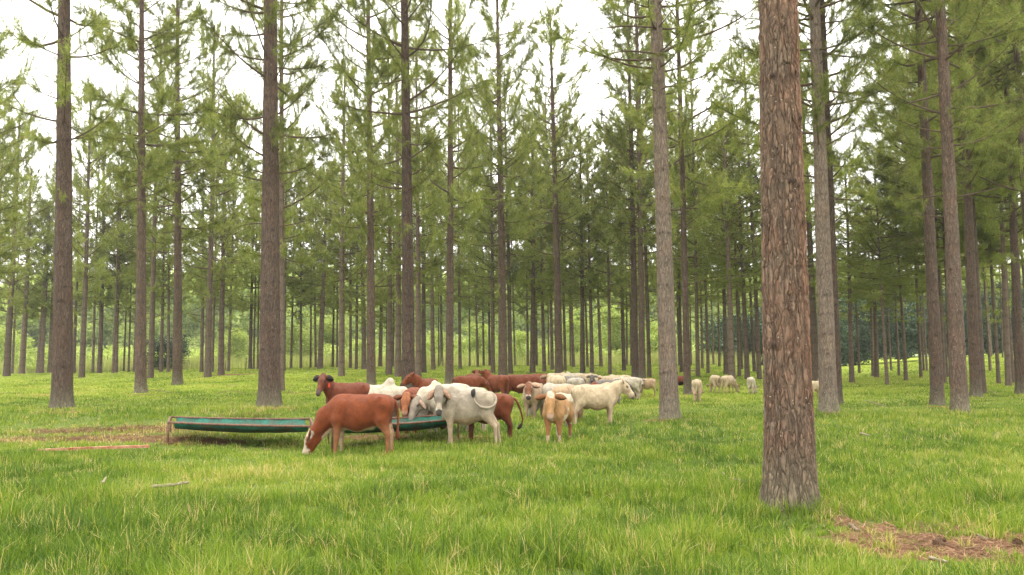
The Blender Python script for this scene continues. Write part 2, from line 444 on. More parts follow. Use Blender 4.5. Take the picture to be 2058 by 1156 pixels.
TREE_DISCS = []
DZ = place(170, 878)
SHORT = []
for q_ in ((1880, 1135, 2.0, .7, .45), (1740, 1075, 1.2, .6, .5), (400, 905, 3., .9, .45), (720, 915, 2.5, .8, .3)):
    v_ = place(q_[0], q_[1]); SHORT.append((v_.x, v_.y, q_[2], q_[3], q_[4]))
def grass():
    V = []; Fq = []; Ft = []; T = []; off = 0
    # (y0, y1, clumps per m2, blades per clump, height, width)
    bands = [(5.5, 9, 170, 14, .18, .0100, False), (9, 13, 130, 13, .15, .0108, False), (13, 19, 90, 11, .12, .012, False),
             (19, 28, 42, 9, .125, .016, False), (28, 42, 22, 8, .085, .026, True), (42, 62, 9, 8, .075, .045, True), (62, 98, 3, 8, .075, .07, True)]
    for y0, y1, dens, nb, h0, w0, tri in bands:
        xw = lambda y: .66 * y + 1.2
        area = (y1 - y0) * 2 * xw(y1)
        n = int(area * dens)
        cx = RNG.uniform(-xw(y1), xw(y1), n); cy = RNG.uniform(y0, y1, n)
        k = np.abs(cx) < .66 * cy + 1.2; cx = cx[k]; cy = cy[k]
        bm = bare_mask(cx, cy)
        k = RNG.random(len(cx)) > bm * 1.05 - .10 - .5 * (fbm(cx * 3.1, cy * 3.1, 55) > .56); cx = cx[k]; cy = cy[k]; bm = bm[k]
        big = fbm(cx * .35, cy * .35, 11); med = fbm(cx * 1.5, cy * 1.5, 21)
        dense = (RNG.random(len(cx)) < .62 + .8 * (med - .25)); cx = cx[dense]; cy = cy[dense]; big = big[dense]; med = med[dense]; bm = bm[dense]
        n = len(cx)
        ch = h0 * (.40 + .95 * med + .45 * big) * RNG.uniform(.75, 1.3, n) * (1 - .45 * np.clip(bm, 0, 1) * (fbm(cx * 3.1, cy * 3.1, 55) < .56))
        # lush tufts at front left
        lush = sm(1.4 - np.hypot((cx + 5.2) / 2.3, (cy - 10.6) / 1.9)); ch = ch * (1 + .6 * lush)
        dryz = sm(1.5 - np.hypot((cx - DZ[0]) / 4.6, (cy - DZ[1]) / 2.2)) * (.4 + fbm(cx * 1.3, cy * 2.6, 91)); ch = ch * (1 - .3 * dryz)
        tuft = (fbm(cx * .9 + 40, cy * .9, 77) > .62); ch = np.where(tuft, ch * 1.35, ch)
        for sx, sy_, srx, sry, sf in SHORT: ch = ch * (1 - sf * sm(1.5 - np.hypot((cx - sx) / srx, (cy - sy_) / sry)))
        ct = np.clip(.16 + .80 * (fbm(cx * .22 + 9, cy * .22, 51) - .15) + .55 * (fbm(cx * 1.1 + 19, cy * 1.1, 151) - .5) + .22 * RNG.normal(0, 1, n) * .6 - .15 * lush + .45 * dryz + .25 * np.clip(bm, 0, 1), 0, 1)
        dry = RNG.random(n) < .05; ct = np.where(dry, .95, ct)
        spread = .035 * (1 + 2.0 * (y0 > 25) + 3 * (y0 > 40) + .6 * (y0 > 12))
        bx = np.repeat(cx, nb) + RNG.normal(0, spread, n * nb); by = np.repeat(cy, nb) + RNG.normal(0, spread, n * nb)
        az = np.arctan2(by - np.repeat(cy, nb), bx - np.repeat(cx, nb)) + RNG.normal(0, .7, n * nb)
        bh = np.repeat(ch, nb) * RNG.uniform(.45, 1.25, n * nb)
        bt = np.clip(np.repeat(ct, nb) + RNG.normal(0, .15, n * nb), 0, 1)
        bt = np.where(RNG.random(n * nb) < .05, RNG.uniform(.8, 1, n * nb), bt)
        ln = np.abs(RNG.normal(.42, .36, n * nb)); ln = np.clip(ln, 0, 1.25)
        keep = np.ones(n * nb, bool)
        for tx, ty, tr in TREE_DISCS:
            if y0 - 1 < ty < y1 + 1: keep &= (bx - tx) ** 2 + (by - ty) ** 2 > tr * tr
        bx, by, az, bh, bt, ln = (q[keep] for q in (bx, by, az, bh, bt, ln))
        P = np.stack([bx, by, terrain(bx, by) - .01], -1)
        v, f, t = blades(P, bh, w0 * RNG.uniform(.6, 1.3, len(bx)), ln, az, bt, tri)
        V.append(v); T.append(t)
        if tri: Ft.append(f[0] + off)
        else: Fq.append(f[0] + off); Ft.append(f[1] + off)
        off += len(v)
    me = np_mesh('grass', np.concatenate(V), [np.concatenate(Fq), np.concatenate(Ft)], [M['grass']], smooth=False, attr={'tint': np.concatenate(T)})
    tag(mobj('grass', me), 'green pasture grass with dry straw tufts under the pines', 'grass', kind='stuff')
    print('grass verts', off)

def litter():
    # fallen brown needles lying on the bare patches
    n = 26000; pts = []
    near = [b for b in BARE if b[1] < 26]
    wts = np.array([b[2] * b[3] for b in near]); wts = wts / wts.sum()
    ch = RNG.choice(len(near), n, p=wts)
    b = np.array(near)[ch]
    x = b[:, 0] + b[:, 2] * RNG.normal(0, .6, n); y = b[:, 1] + b[:, 3] * RNG.normal(0, .6, n)
    k = RNG.random(n) < bare_mask(x, y) + .05; x = x[k]; y = y[k]; n = len(x)
    z = terrain(x, y) + RNG.uniform(.004, .03, n)
    az = RNG.uniform(0, 2 * math.pi, n); Ln = RNG.uniform(.08, .2, n); w = .0025 + y * .00025
    d = np.stack([np.cos(az) * Ln, np.sin(az) * Ln, RNG.normal(0, .02, n)], -1); s = np.stack([-np.sin(az) * w, np.cos(az) * w, 0 * az], -1)
    P = np.stack([x, y, z], -1)
    v = np.stack([P - s, P + s, P + d + s * .4, P + d - s * .4], 1).reshape(-1, 3)
    me = np_mesh('needle_litter', v, [np.arange(4 * n).reshape(n, 4)], [M['litter']], smooth=False)
    tag(mobj('needle_litter', me), 'fallen brown pine needles on the bare soil patches', 'pine needles', kind='stuff')
M['litter'] = leafy('litter_needle', [(0, (.085, .042, .024)), (.5, (.20, .105, .057)), (1, (.33, .21, .12))], .1, .05, 0)

# ------------------------------------------------------------------ tubes
def tube(path, rad, ns=6, cap=True):
    path = np.asarray(path, float); n = len(path); rad = np.broadcast_to(rad, n)
    tan = np.gradient(path, axis=0); tan /= np.linalg.norm(tan, axis=1)[:, None] + 1e-9
    ref = np.array([0, 0, 1.]) if abs(tan[0][2]) < .8 else np.array([1., 0, 0])
    out = []
    s = np.cross(tan[0], ref); s /= np.linalg.norm(s)
    for i in range(n):
        s = s - tan[i] * np.dot(s, tan[i]); s /= np.linalg.norm(s) + 1e-9
        b = np.cross(tan[i], s)
        a = np.arange(ns) * 2 * math.pi / ns
        out.append(path[i] + rad[i] * (np.cos(a)[:, None] * s + np.sin(a)[:, None] * b))
    v = np.concatenate(out)
    ix = np.arange(n * ns).reshape(n, ns); nx_ = np.roll(ix, -1, 1)
    f = np.stack([ix[:-1], nx_[:-1], nx_[1:], ix[1:]], -1).reshape(-1, 4)
    if cap:
        c0 = len(v); v = np.concatenate([v, path[:1], path[-1:]])
        q = np.concatenate([np.stack([nx_[0], ix[0], np.full(ns, c0), np.full(ns, c0)], -1)[:, :3], np.stack([ix[-1], nx_[-1], np.full(ns, c0 + 1)], -1)])
        return v, f, q
    return v, f, np.zeros((0, 3), int)

class MB:
    def __init__(s): s.v = []; s.q = []; s.t = []; s.n = 0; s.c = []
    def add(s, v, q=None, t=None, c=None):
        s.v.append(v)
        if q is not None and len(q): s.q.append(np.asarray(q) + s.n)
        if t is not None and len(t): s.t.append(np.asarray(t) + s.n)
        if c is not None: s.c.append(np.broadcast_to(c, (len(v), 3)))
        s.n += len(v)
    def tube(s, path, rad, ns=6, c=None):
        v, q, t = tube(path, rad, ns); s.add(v, q, t, c)
    def faces(s):
        r = []
        if s.q: r.append(np.concatenate(s.q))
        if s.t: r.append(np.concatenate(s.t))
        return r
    def mesh(s, name, mats, smooth=True):
        return np_mesh(name, np.concatenate(s.v), s.faces(), mats, smooth, color=np.concatenate(s.c) if s.c else None)

# ------------------------------------------------------------------ pine crown
def crown_mesh(name, seed, Ht=23., h0=8., spread=3.0, dens=1.0, top=True, needles=15, wide=.014, kmax=1.0):
    rng = np.random.default_rng(seed)
    mb = MB(); tp = []; td = []; ts = []
    h = h0 - 2.0
    while h < Ht - .6:
        q = (h - h0) / (Ht - h0)
        dead = q < 0
        if dead and rng.random() < .45: h += rng.uniform(.4, .8); continue
        nbr = rng.integers(1, 3) if dead else rng.integers(3, 5)
        if 0 < q < .8 and rng.random() < .12: h += rng.uniform(.5, .9); continue
        a0 = rng.uniform(0, 6.28)
        for k in range(nbr):
            az = a0 + k * 2 * math.pi / nbr + rng.normal(0, .35)
            qq = max(q, 0)
            Lb = spread * (math.sin(min(1, (qq + .22) * 1.25) * math.pi * .5) * (1 - qq) ** .55 * 1.1 + .10) * rng.uniform(.45, 1.4)
            if dead: Lb = rng.uniform(.5, 2.2)
            el = (.02 if dead else .12) + .62 * qq + rng.normal(0, .18)
            curl = rng.uniform(.15, .55) if not dead else rng.uniform(-.3, .2)
            n = 7; t = np.linspace(0, 1, n)
            e = el + curl * (t - .3) * 1.3; az_t = az + rng.normal(0, .18) * t * 2
            dl = Lb / (n - 1)
            dx = np.cos(e) * np.cos(az_t); dy = np.cos(e) * np.sin(az_t); dz = np.sin(e)
            d = np.stack([dx, dy, dz], -1)
            pts = np.array([0, 0, h + rng.uniform(-.12, .12)]) + np.concatenate([[[0, 0, 0]], np.cumsum(d[:-1] * dl, 0)])
            r0 = .008 + .0095 * Lb
            mb.tube(pts, r0 * (1 - .8 * t), 4)
            if dead:
                for s_ in range(rng.integers(0, 3)):
                    i = rng.integers(2, n - 1); dd = d[i] + rng.normal(0, .6, 3); dd /= np.linalg.norm(dd)
                    mb.tube(np.stack([pts[i], pts[i] + dd * rng.uniform(.2, .6)]), [.008, .003], 3)
                if rng.random() < .7: continue
            ntw = int((4.6 + 5.4 * Lb) * dens * (.35 if dead else 1))
            for s_ in range(ntw):
                tt = rng.uniform(.28, 1.0) ** .8; i = min(int(tt * (n - 1)), n - 2); fr = tt * (n - 1) - i
                p = pts[i] * (1 - fr) + pts[i + 1] * fr
                dd = d[i] * .75 + rng.normal(0, .55, 3) + np.array([0, 0, .08]); dd /= np.linalg.norm(dd)
                Lt = rng.uniform(.2, .35 + .28 * Lb * (1 - .5 * tt))
                e1 = p + dd * Lt + np.array([0, 0, .06 * Lt])
                mb.tube(np.stack([p, (p + e1) / 2 + rng.normal(0, .03, 3), e1]), [.007, .005, .003], 3)
                nt_ = 1 + int(Lt / .13)
                for m_i in range(nt_):
                    f_ = 1 - m_i * .13 / max(Lt, .13) * rng.uniform(.7, 1.1)
                    if f_ < .15: break
                    tp.append(p + (e1 - p) * f_); td.append(dd + rng.normal(0, .15, 3)); ts.append(rng.uniform(.75, 1.2))
            tp.append(pts[-1]); td.append(d[-1]); ts.append(1.2)
        h += rng.uniform(.40, .80)
    # leader
    tp.append(np.array([0, 0, Ht])); td.append(np.array([0, 0, 1.])); ts.append(1.5)
    tp = np.array(tp); td = np.array(td); ts = np.array(ts)
    if kmax < 1:
        k = rng.random(len(tp)) < kmax; tp = tp[k]; td = td[k]; ts = ts[k]
    td /= np.linalg.norm(td, axis=1)[:, None]
    n = len(tp); K = needles
    # needles
    P = np.repeat(tp, K, 0); D = np.repeat(td, K, 0); S = np.repeat(ts, K)
    d = D * rng.uniform(-.1, .9, (n * K, 1)) + rng.normal(0, .6, (n * K, 3)); d[:, 2] -= .10
    d /= np.linalg.norm(d, axis=1)[:, None]
    P = P - D * rng.uniform(0, .16, (n * K, 1))
    Ln = rng.uniform(.14, .27, n * K) * S
    sd = np.cross(d, rng.normal(0, 1, (n * K, 3))); sd /= np.linalg.norm(sd, axis=1)[:, None] + 1e-9
    w = wide * rng.uniform(.7, 1.3, n * K)
    tip = P + d * Ln[:, None]; tip[:, 2] -= .15 * Ln
    v = np.stack([P - sd * w[:, None] * .5, P + sd * w[:, None] * .5, tip], 1)
    # group each tuft's needles via shared island? keep separate islands: random colour per needle
    v = v.reshape(-1, 3)
    wv = np.concatenate(mb.v); fs = mb.faces()
    nw = len(wv); nq = [len(f) for f in fs]
    tri = np.arange(3 * n * K).reshape(-1, 3) + nw
    mi = np.concatenate([np.zeros(sum(nq), int), np.ones(len(tri), int)])
    me = np_mesh(name, np.concatenate([wv, v]), fs + [tri], [M['wood'], M['needle']], smooth=False, mat_idx=mi)
    return me

# ------------------------------------------------------------------ pine trunk
def trunk_mesh(name, seed, D, Ht, ns, step, mat, fine_to=None, bow=.0, flare=.14, knots=True, knot0=1.6, ringk=.2):
    rng = np.random.default_rng(seed)
    zs = [ -.25 ]
    while zs[-1] < Ht:
        z = zs[-1]; s = step if (fine_to is None or z < fine_to) else max(step * 6, .12)
        zs.append(z + s)
    zs[-1] = Ht; zs = np.array(zs)
    r = D / 2 * np.clip(1 - .80 * (zs - 1.3) / Ht, .03, 1.2)
    fl = 1 + flare * np.exp(-np.clip(zs, 0, None) / .30) + .05 * np.exp(-np.clip(zs, 0, None) / .9)
    r = r * fl
    kn = np.zeros(len(zs)); h = knot0; nodes = []
    while h < Ht - 1:
        nodes.append(h); kn = np.maximum(kn, np.exp(-((zs - h) / .045) ** 2)); h += rng.uniform(.42, .95)
    a = np.arange(ns) * 2 * math.pi / ns
    A, Z = np.meshgrid(a, zs); Rr = np.repeat(r[:, None], ns, 1)
    if knots:
        K = np.zeros_like(A)
        for h in nodes:
            ring = np.exp(-((Z - h) / .06) ** 2)
            Rr = Rr * (1 + .05 * ringk * ring)
            K = np.maximum(K, ringk * ring)
            for q in range(rng.integers(2, 5)):
                aa = rng.uniform(0, 2 * math.pi); da = (A - aa + math.pi) % (2 * math.pi) - math.pi
                bl = np.exp(-((da * D / 2 / .045) ** 2) - ((Z - h + rng.uniform(-.05, .05)) / .045) ** 2)
                Rr = Rr + .022 * bl; K = np.maximum(K, bl)
    else: K = np.zeros_like(A)
    # root lobes and slow undulation
    lob = 1 + .075 * np.exp(-np.clip(Z, 0, None) / .35) * np.sin(A * 5 + seed) + .012 * np.sin(A * 3 + Z * 1.1 + seed) + .01 * np.sin(A * 7 - Z * 2.3)
    Rr = Rr * lob
    bx = bow * np.sin(Z / Ht * math.pi * 1.5); by = bow * .6 * np.sin(Z / Ht * math.pi * 2.2 + 1)
    v = np.stack([Rr * np.cos(A) + bx, Rr * np.sin(A) + by, Z], -1).reshape(-1, 3)
    n = len(zs); ix = np.arange(n * ns).reshape(n, ns); nx_ = np.roll(ix, -1, 1)
    f = np.stack([ix[:-1], nx_[:-1], nx_[1:], ix[1:]], -1).reshape(-1, 4)
    return np_mesh(name, v, [f], [mat], True, attr={'knot': K.ravel()})

ORD = ['first', 'second', 'third', 'fourth', 'fifth', 'sixth', 'seventh', 'eighth', 'ninth', 'tenth', 'eleventh', 'twelfth',
       'thirteenth', 'fourteenth', 'fifteenth', 'sixteenth', 'seventeenth', 'eighteenth', 'nineteenth', 'twentieth']

# x, base y, width, x at image top (or None), name key, crown start
NEAR = [
 (124, 820, 37, 126, 'n', 8.5, 'tall dark grey pine at the far left with needle litter at its foot'),
 (541, 817, 41, 541, 'n', 8.2, 'thick grey barked pine standing just behind the empty green trough'),
 (282, 790, 21, 283, 'n', 9.5, 'straight brown pine with a fallen branch at its base, left behind the empty trough'),
 (356, 774, 18, 358, 'n', 9.0, 'slender dark pine rising behind the left half of the empty trough'),
 (746, 779, 17, 739, 'n', 8.0, 'dark pine directly behind the rump of the dark red cow'),
 (821, 799, 26, 812, 'n', 8.5, 'large pine behind the red cow that faces the camera over the trough'),
 (903, 775, 16, 905, 'n', 8.0, 'pine with many curved branches between the white cattle and the red herd'),
 (1011, 771, 18, 1000, 'r', 8.5, 'reddish brown pine standing behind the red cattle group'),
 (1124, 762, 16, 1106, 'n', 9.0, 'darkest straight pine rising behind the cream and white backs'),
 (1277, 766, 14, 1262, 'n', 9.0, 'left one of the close pair of pines behind the cream cow head'),
 (1291, 768, 13, 1279, 'n', 9.0, 'right one of the close pair of pines behind the cream cow head'),
 (1346, 843, 36, 1317, 'p', 10.5, 'pale barked tall pine standing in open grass right of the cream cow'),
 (1382, 793, 14, 1361, 'n', 8.5, 'slim pine with a dark red cow standing behind it'),
 (1590, 1022, 92, 1556, 'R', 9.5, 'massive foreground pine with thick reddish plated bark'),
 (1666, 827, 33, 1637, 'p', 8.5, 'brown pine right behind the massive foreground pine'),
 (1684, 812, 18, 1652, 'n', 8.0, 'darker pine half hidden behind another trunk beside the foreground pine'),
 (1885, 814, 24, 1846, 'n', 8.5, 'left one of two strong dark pines near the right edge'),
 (1930, 829, 30, 1889, 'n', 9.0, 'right one of two strong dark pines near the right edge'),
 (1962, 798, 20, 1925, 'n', 8.0, 'grey knotty pine just right of the two strong dark pines'),
 (2052, 792, 18, 2015, 'n', 8.0, 'grey pine at the extreme right edge of the pasture'),
]
FAR = [(14,757,14),(24.5,750,5),(43.5,752,17),(79,750,12),(84,749,8),(99,750,8),(148.5,750,7),(164,759,11),(186,750,5),(200,750,9.5),(227,750,5),
 (233,749,7.5),(258,748,4),(270,748,6),(302,760,11),(324,748,7),(338,748,6),(405,748,7),(418,758.5,13),(427,748,5),(444.6,754,12),
 (459,746,5.5),(503,742,7),(510,742,4),(518,742,4),(563,786,15),(570,745,8),(624,739.6,4),(635,737,5),(644,741,11),(669,738,5),(677.6,738,4),
 (685.7,756,12),(704,740,6),(715.5,742,6),(731,742,10),(763.5,737,8),(776,751,2.5),(782.5,753,11),(790,737,5),(800,757,13),(840,760,12),
 (852.5,749,10),(871,743,9),(882,735,3),(888,735,6),(924.5,741,6.5),(944,733,3.5),(972,734,4.5),(984,735,5),(991,750,8.5),(1026.5,751,9),
 (1035,731,4),(1060.6,732,5),(1070,750,11),(1079,731,5),(1094,747,8),(1103,730,3.5),(1110,743,7),(1135.7,745,6),(1146.5,731,3),(1153,738,7),
 (1170.5,750,10),(1181,737,5),(1189.5,750,8),(1207.7,737,7),(1225.6,752,7),(1254.7,745,8),(1260,731,4),(1268.6,735,4),(1305,758,8),(1366,735,5),
 (1370,748,7),(1403,757,8),(1412,740,5),(1423,750,6.5),(1434,733,4),(1446,736.5,5),(1458.6,752,9),(1470.7,767,13),(1486,757,7),(1492,742,4),
 (1501.5,762,10),(1516.7,747,7),(1526,762,9),(1639,765,15),(1713,768.6,10),(1727,750,5),(1756,756,7),(1762,759,9),(1783,773,7),(1791,745,4),
 (1807,755,5),(1821,765,7.5),(1851,759,6),(1857,745,4),(1863,746,4),(1899,770,7),(1904,758,5),(1911,774,4),(1949,733,4),(1976,791,12),
 (1990,745,5),(2007,771,7),(2015.5,718,3),(1993,716,3),(2028,775,11),(2037,769,7)]
EXTRA = [(-30,765,16),(-75,790,22),(2090,800,20),(2120,780,15),(2075,752,6),(-20,748,7)]

CROWNS = [crown_mesh('crown', 100 + i, 23, 8.2 - (i % 3) * .5, 4.0 + .3 * (i % 2), 1.15 + .15 * (i % 3), needles=20, wide=.0125) for i in range(6)]
CROWNS_FAR = [crown_mesh('crown', 200 + i, 23, 7.0 + (i % 3) * .5, 3.9 + .4 * (i % 2), .85, needles=12, wide=.026) for i in range(5)]
CROWNS_NEAR = [crown_mesh('crown', 400 + i, 23, 8.2 - (i % 3) * .5, 4.1, .85, needles=24, wide=.011) for i in range(4)]
TRUNKS_FAR = [trunk_mesh('trunk', 300 + i, 1.0, 23., 14, .06, M['bark_far'], bow=.10, flare=.12, knot0=1.0, ringk=.5) for i in range(5)]

def pine(p, D, Ht, lean, label, group, near=None, cvar=0, h0=8.5):
    t = empty('pine_tree', (p.x, p.y, p.z - .03))
    tag(t, label, 'pine tree', group)
    t.rotation_euler = (lean[1], lean[0], 0)
    TREE_DISCS.append((p.x, p.y, D * .5))
    rz = random.uniform(0, 6.28)
    if near:
        o = mobj('trunk', near, t)
    else:
        o = mobj('trunk', TRUNKS_FAR[cvar % 5], t); o.scale = (D, D, Ht / 23.); o.rotation_euler = (0, 0, rz)
    dist = p.y
    cm = CROWNS_NEAR[cvar % 4] if dist < 40 else CROWNS[cvar % 6] if dist < 52 else CROWNS_FAR[cvar % 5]
    c = mobj('crown', cm, t); c.rotation_euler = (0, 0, rz)
    base = (8.2 - (cvar % 4 % 3) * .5) if dist < 40 else (8.2 - (cvar % 6 % 3) * .5) if dist < 52 else (7.0 + (cvar % 5 % 3) * .5)
    # map crown so that its start sits at h0 and its tip at Ht
    s = (Ht - h0) / (23 - base); c.scale = (.9 * random.uniform(.85, 1.15), .9 * random.uniform(.85, 1.15), s)
    c.location = (0, 0, Ht - 23 * s)
    return t

def lean_of(p, xt, ytop=0):
    q = at_y(xt, ytop, p.y)
    return math.atan2(q.x - p.x, q.z - p.z)

GRP = 'plantation pines'
for i, (x, y, w, xt, kind, h0, lab) in enumerate(NEAR):
    p = place(x, y)
    D = w / F * p.y
    D = min(D, .8)
    Ht = random.uniform(26, 30) if kind != 'R' else 24
    if kind == 'R': me_ = trunk_mesh('trunk', 1, D, Ht, 260, .011, M['bark_red'], fine_to=8, bow=.05, flare=.24, knot0=2.2)
    else:
        st = max(.018, p.y * .0009)
        me_ = trunk_mesh('trunk', 10 + i, D, Ht, int(max(40, 3.1 * D / st)), st, M['bark_pale'] if kind == 'p' else M['bark_near'], fine_to=min(p.y * .6 + 1, Ht), bow=.03, flare=.24, knot0=1.5)
    root_ = pine(p, D, Ht, (lean_of(p, xt), random.uniform(-.008, .008)), lab, GRP, me_, i, h0)
    if x == 1346:
        inv = (Matrix.Translation(root_.location) @ root_.rotation_euler.to_matrix().to_4x4()).inverted()
        for pts, r_ in (([(1322, 112), (1362, 88), (1430, 66), (1480, 42), (1530, 8)], .055), ([(1318, 108), (1270, 102), (1230, 106), (1190, 135), (1150, 190)], .035),
                        ([(1318, 56), (1260, 52), (1200, 58), (1130, 90)], .035), ([(1326, 185), (1300, 165), (1272, 148)], .03)):
            w_ = [inv @ at_y(a_, b_, p.y - .12 + .25 * k_) for k_, (a_, b_) in enumerate(pts)]
            t_ = np.linspace(0, 1, 16); xs_ = np.linspace(0, 1, len(w_)); A_ = np.array(w_)
            pp_ = np.stack([np.interp(t_, xs_, A_[:, k_]) for k_ in range(3)], -1); pp_[1:-1] = (pp_[:-2] + 2 * pp_[1:-1] + pp_[2:]) / 4
            mb_ = MB(); mb_.tube(pp_, r_ * (1 - .7 * t_), 7)
            mobj('branch', mb_.mesh('branch', [M['wood']]), root_)

lm = sorted([(project(place(n[0], n[1]))[0], n[6]) for n in NEAR])
LMN = {124: 'the tall dark grey pine at far left', 282: 'the pine with a fallen branch at its base', 356: 'the slender pine behind the empty trough',
       541: 'the thick pine behind the empty trough', 746: 'the pine behind the dark red cow', 821: 'the large pine behind the trough cattle',
       903: 'the many branched pine beside the red herd', 1011: 'the reddish pine behind the red cattle', 1124: 'the darkest straight pine',
       1291: 'the close pair of pines', 1346: 'the pale pine in open grass', 1382: 'the slim pine hiding a red cow', 1590: 'the massive foreground pine',
       1684: 'the trunks beside the foreground pine', 1930: 'the two strong dark pines at right', -999: 'the left picture edge'}
keys = sorted(LMN)
counts = {}
allfar = sorted([(x, y, w) for x, y, w in FAR + EXTRA])
fx = [t_[0] for t_ in allfar]
# a few more in the deepest rows
extra_far = []
rr = random.Random(5)
for k in range(26):
    x = rr.uniform(20, 2040)
    if min(abs(x - q) for q in fx) < 4: continue
    extra_far.append((x, 737 + (1029 - x) * .008, rr.uniform(3, 5)))
allfar = sorted(allfar + extra_far)
for j, (x, y, w) in enumerate(allfar):
    p = place(x, y, 100)
    D = min(max(w / F * p.y, .14), .62)
    Ht = random.uniform(24, 29) if w > 6 else random.uniform(19, 26)
    if (x, y, w) == (776, 751, 2.5): D = .09; Ht = 7
    k = max(q for q in keys if q < x) if x > -900 else -999
    sz = 'thin' if w < 6 else ('slim' if w < 10 else 'medium')
    counts[(k, sz)] = counts.get((k, sz), 0) + 1
    c = counts[(k, sz)]
    lab = f"{ORD[c-1]} {sz} background pine rightwards from {LMN[k]}"
    h0 = random.uniform(5.8, 7.4) if p.y > 42 else random.uniform(6.5, 8.5)
    if y < 756: Ht = random.uniform(19, 28)
    if 1425 < x < 1525: Ht = random.uniform(17, 22)
    if 1695 < x < 1842: Ht = random.uniform(11.5, 15.5); h0 = 5.2
    if 1150 < x < 1230: Ht = random.uniform(17, 22)
    if w < 3: Ht = 7
    if Ht < 10: h0 = 3.5
    pine(p, D, Ht, (random.gauss(0, .010), random.gauss(0, .008)), lab, 'slender pines in the rows behind', None, j * 7 + random.randrange(5), min(h0, Ht * .5))

# ------------------------------------------------------------------ cattle
def surface_nets(Fv, o, h):
    s = Fv < 0
    c = sum(s[i:i + Fv.shape[0] - 1, j:j + Fv.shape[1] - 1, k:k + Fv.shape[2] - 1].astype(np.int8) for i in (0, 1) for j in (0, 1) for k in (0, 1))
    cells = np.argwhere((c > 0) & (c < 8))
    idx = -np.ones(c.shape, np.int64); idx[tuple(cells.T)] = np.arange(len(cells))
    acc = np.zeros((len(cells), 3)); cnt = np.zeros(len(cells))
    cor = [(i, j, k) for i in (0, 1) for j in (0, 1) for k in (0, 1)]
    val = {q: Fv[cells[:, 0] + q[0], cells[:, 1] + q[1], cells[:, 2] + q[2]] for q in cor}
    for a in cor:
        for ax in range(3):
            if a[ax]: continue
            b = list(a); b[ax] = 1; b = tuple(b)
            va, vb = val[a], val[b]; m = (va < 0) != (vb < 0)
            t = np.where(m, va / np.where(m, va - vb, 1), 0)
            p = np.tile(np.array(a, float), (len(cells), 1)); p[:, ax] = t
            acc[m] += p[m]; cnt[m] += 1
    V = (cells + acc / cnt[:, None]) * h + o
    faces = []
    nx, ny, nz = Fv.shape
    for ax in range(3):
        sl0 = [slice(None)] * 3; sl1 = [slice(None)] * 3
        sl0[ax] = slice(0, -1); sl1[ax] = slice(1, None)
        d = s[tuple(sl0)].astype(int) - s[tuple(sl1)].astype(int)
        e = np.argwhere(d != 0); sg = d[tuple(e.T)]
        u, v = (ax + 1) % 3, (ax + 2) % 3
        ok = (e[:, u] > 0) & (e[:, v] > 0) & (e[:, u] < Fv.shape[u] - 1) & (e[:, v] < Fv.shape[v] - 1); e = e[ok]; sg = sg[ok]
        def g(du, dv):
            q = e.copy(); q[:, u] -= du; q[:, v] -= dv
            return idx[tuple(q.T)]
        q = np.stack([g(1, 1), g(0, 1), g(0, 0), g(1, 0)], -1)
        q[sg < 0] = q[sg < 0][:, ::-1]
        faces.append(q[(q >= 0).all(1)])
    return V, np.concatenate(faces)

def V3(*a): return np.array(a, float)
def rotz(v, a):
    c, s = math.cos(a), math.sin(a); return V3(c * v[0] - s * v[1], s * v[0] + c * v[1], v[2])

POSES = {  # poll position, head direction pitch (down positive)
 'up': ((.93, 1.30), 38), 'level': ((1.0, 1.12), 42), 'low': ((1.04, .84), 55), 'graze': ((1.02, .50), 66), 'high': ((.88, 1.36), 30), 'faceup': ((.90, 1.15), 62), 'mid': ((1.0, 1.0), 50), 'side': ((.90, 1.19), 44), 'turn': ((.90, 1.20), 58)}

def lobe_mesh(base, d, side, L_, w_, th=.012, n=7):
    """ear: leaf shaped cupped lobe"""
    d = d / np.linalg.norm(d); nrm = np.cross(d, side); nrm /= np.linalg.norm(nrm)
    V = []; 
    for i in range(n):
        t = i / (n - 1); ww = w_ * (math.sin(math.pi * (t * .86 + .10)) ** .8) * .5 * (1 if t < 1 else .3)
        for q, off in ((-1, 0), (0, -.35), (1, 0), (0, .35)):
            V.append(base + d * L_ * t + side * ww * q + nrm * (off * th * 2 - .25 * ww * (1 - abs(q))))
    V = np.array(V); ix = np.arange(n * 4).reshape(n, 4); nx_ = np.roll(ix, -1, 1)
    f = np.stack([ix[:-1], nx_[:-1], nx_[1:], ix[1:]], -1).reshape(-1, 4)
    f = np.concatenate([f, ix[-1:][:, ::-1], ix[:1]])
    return V, f

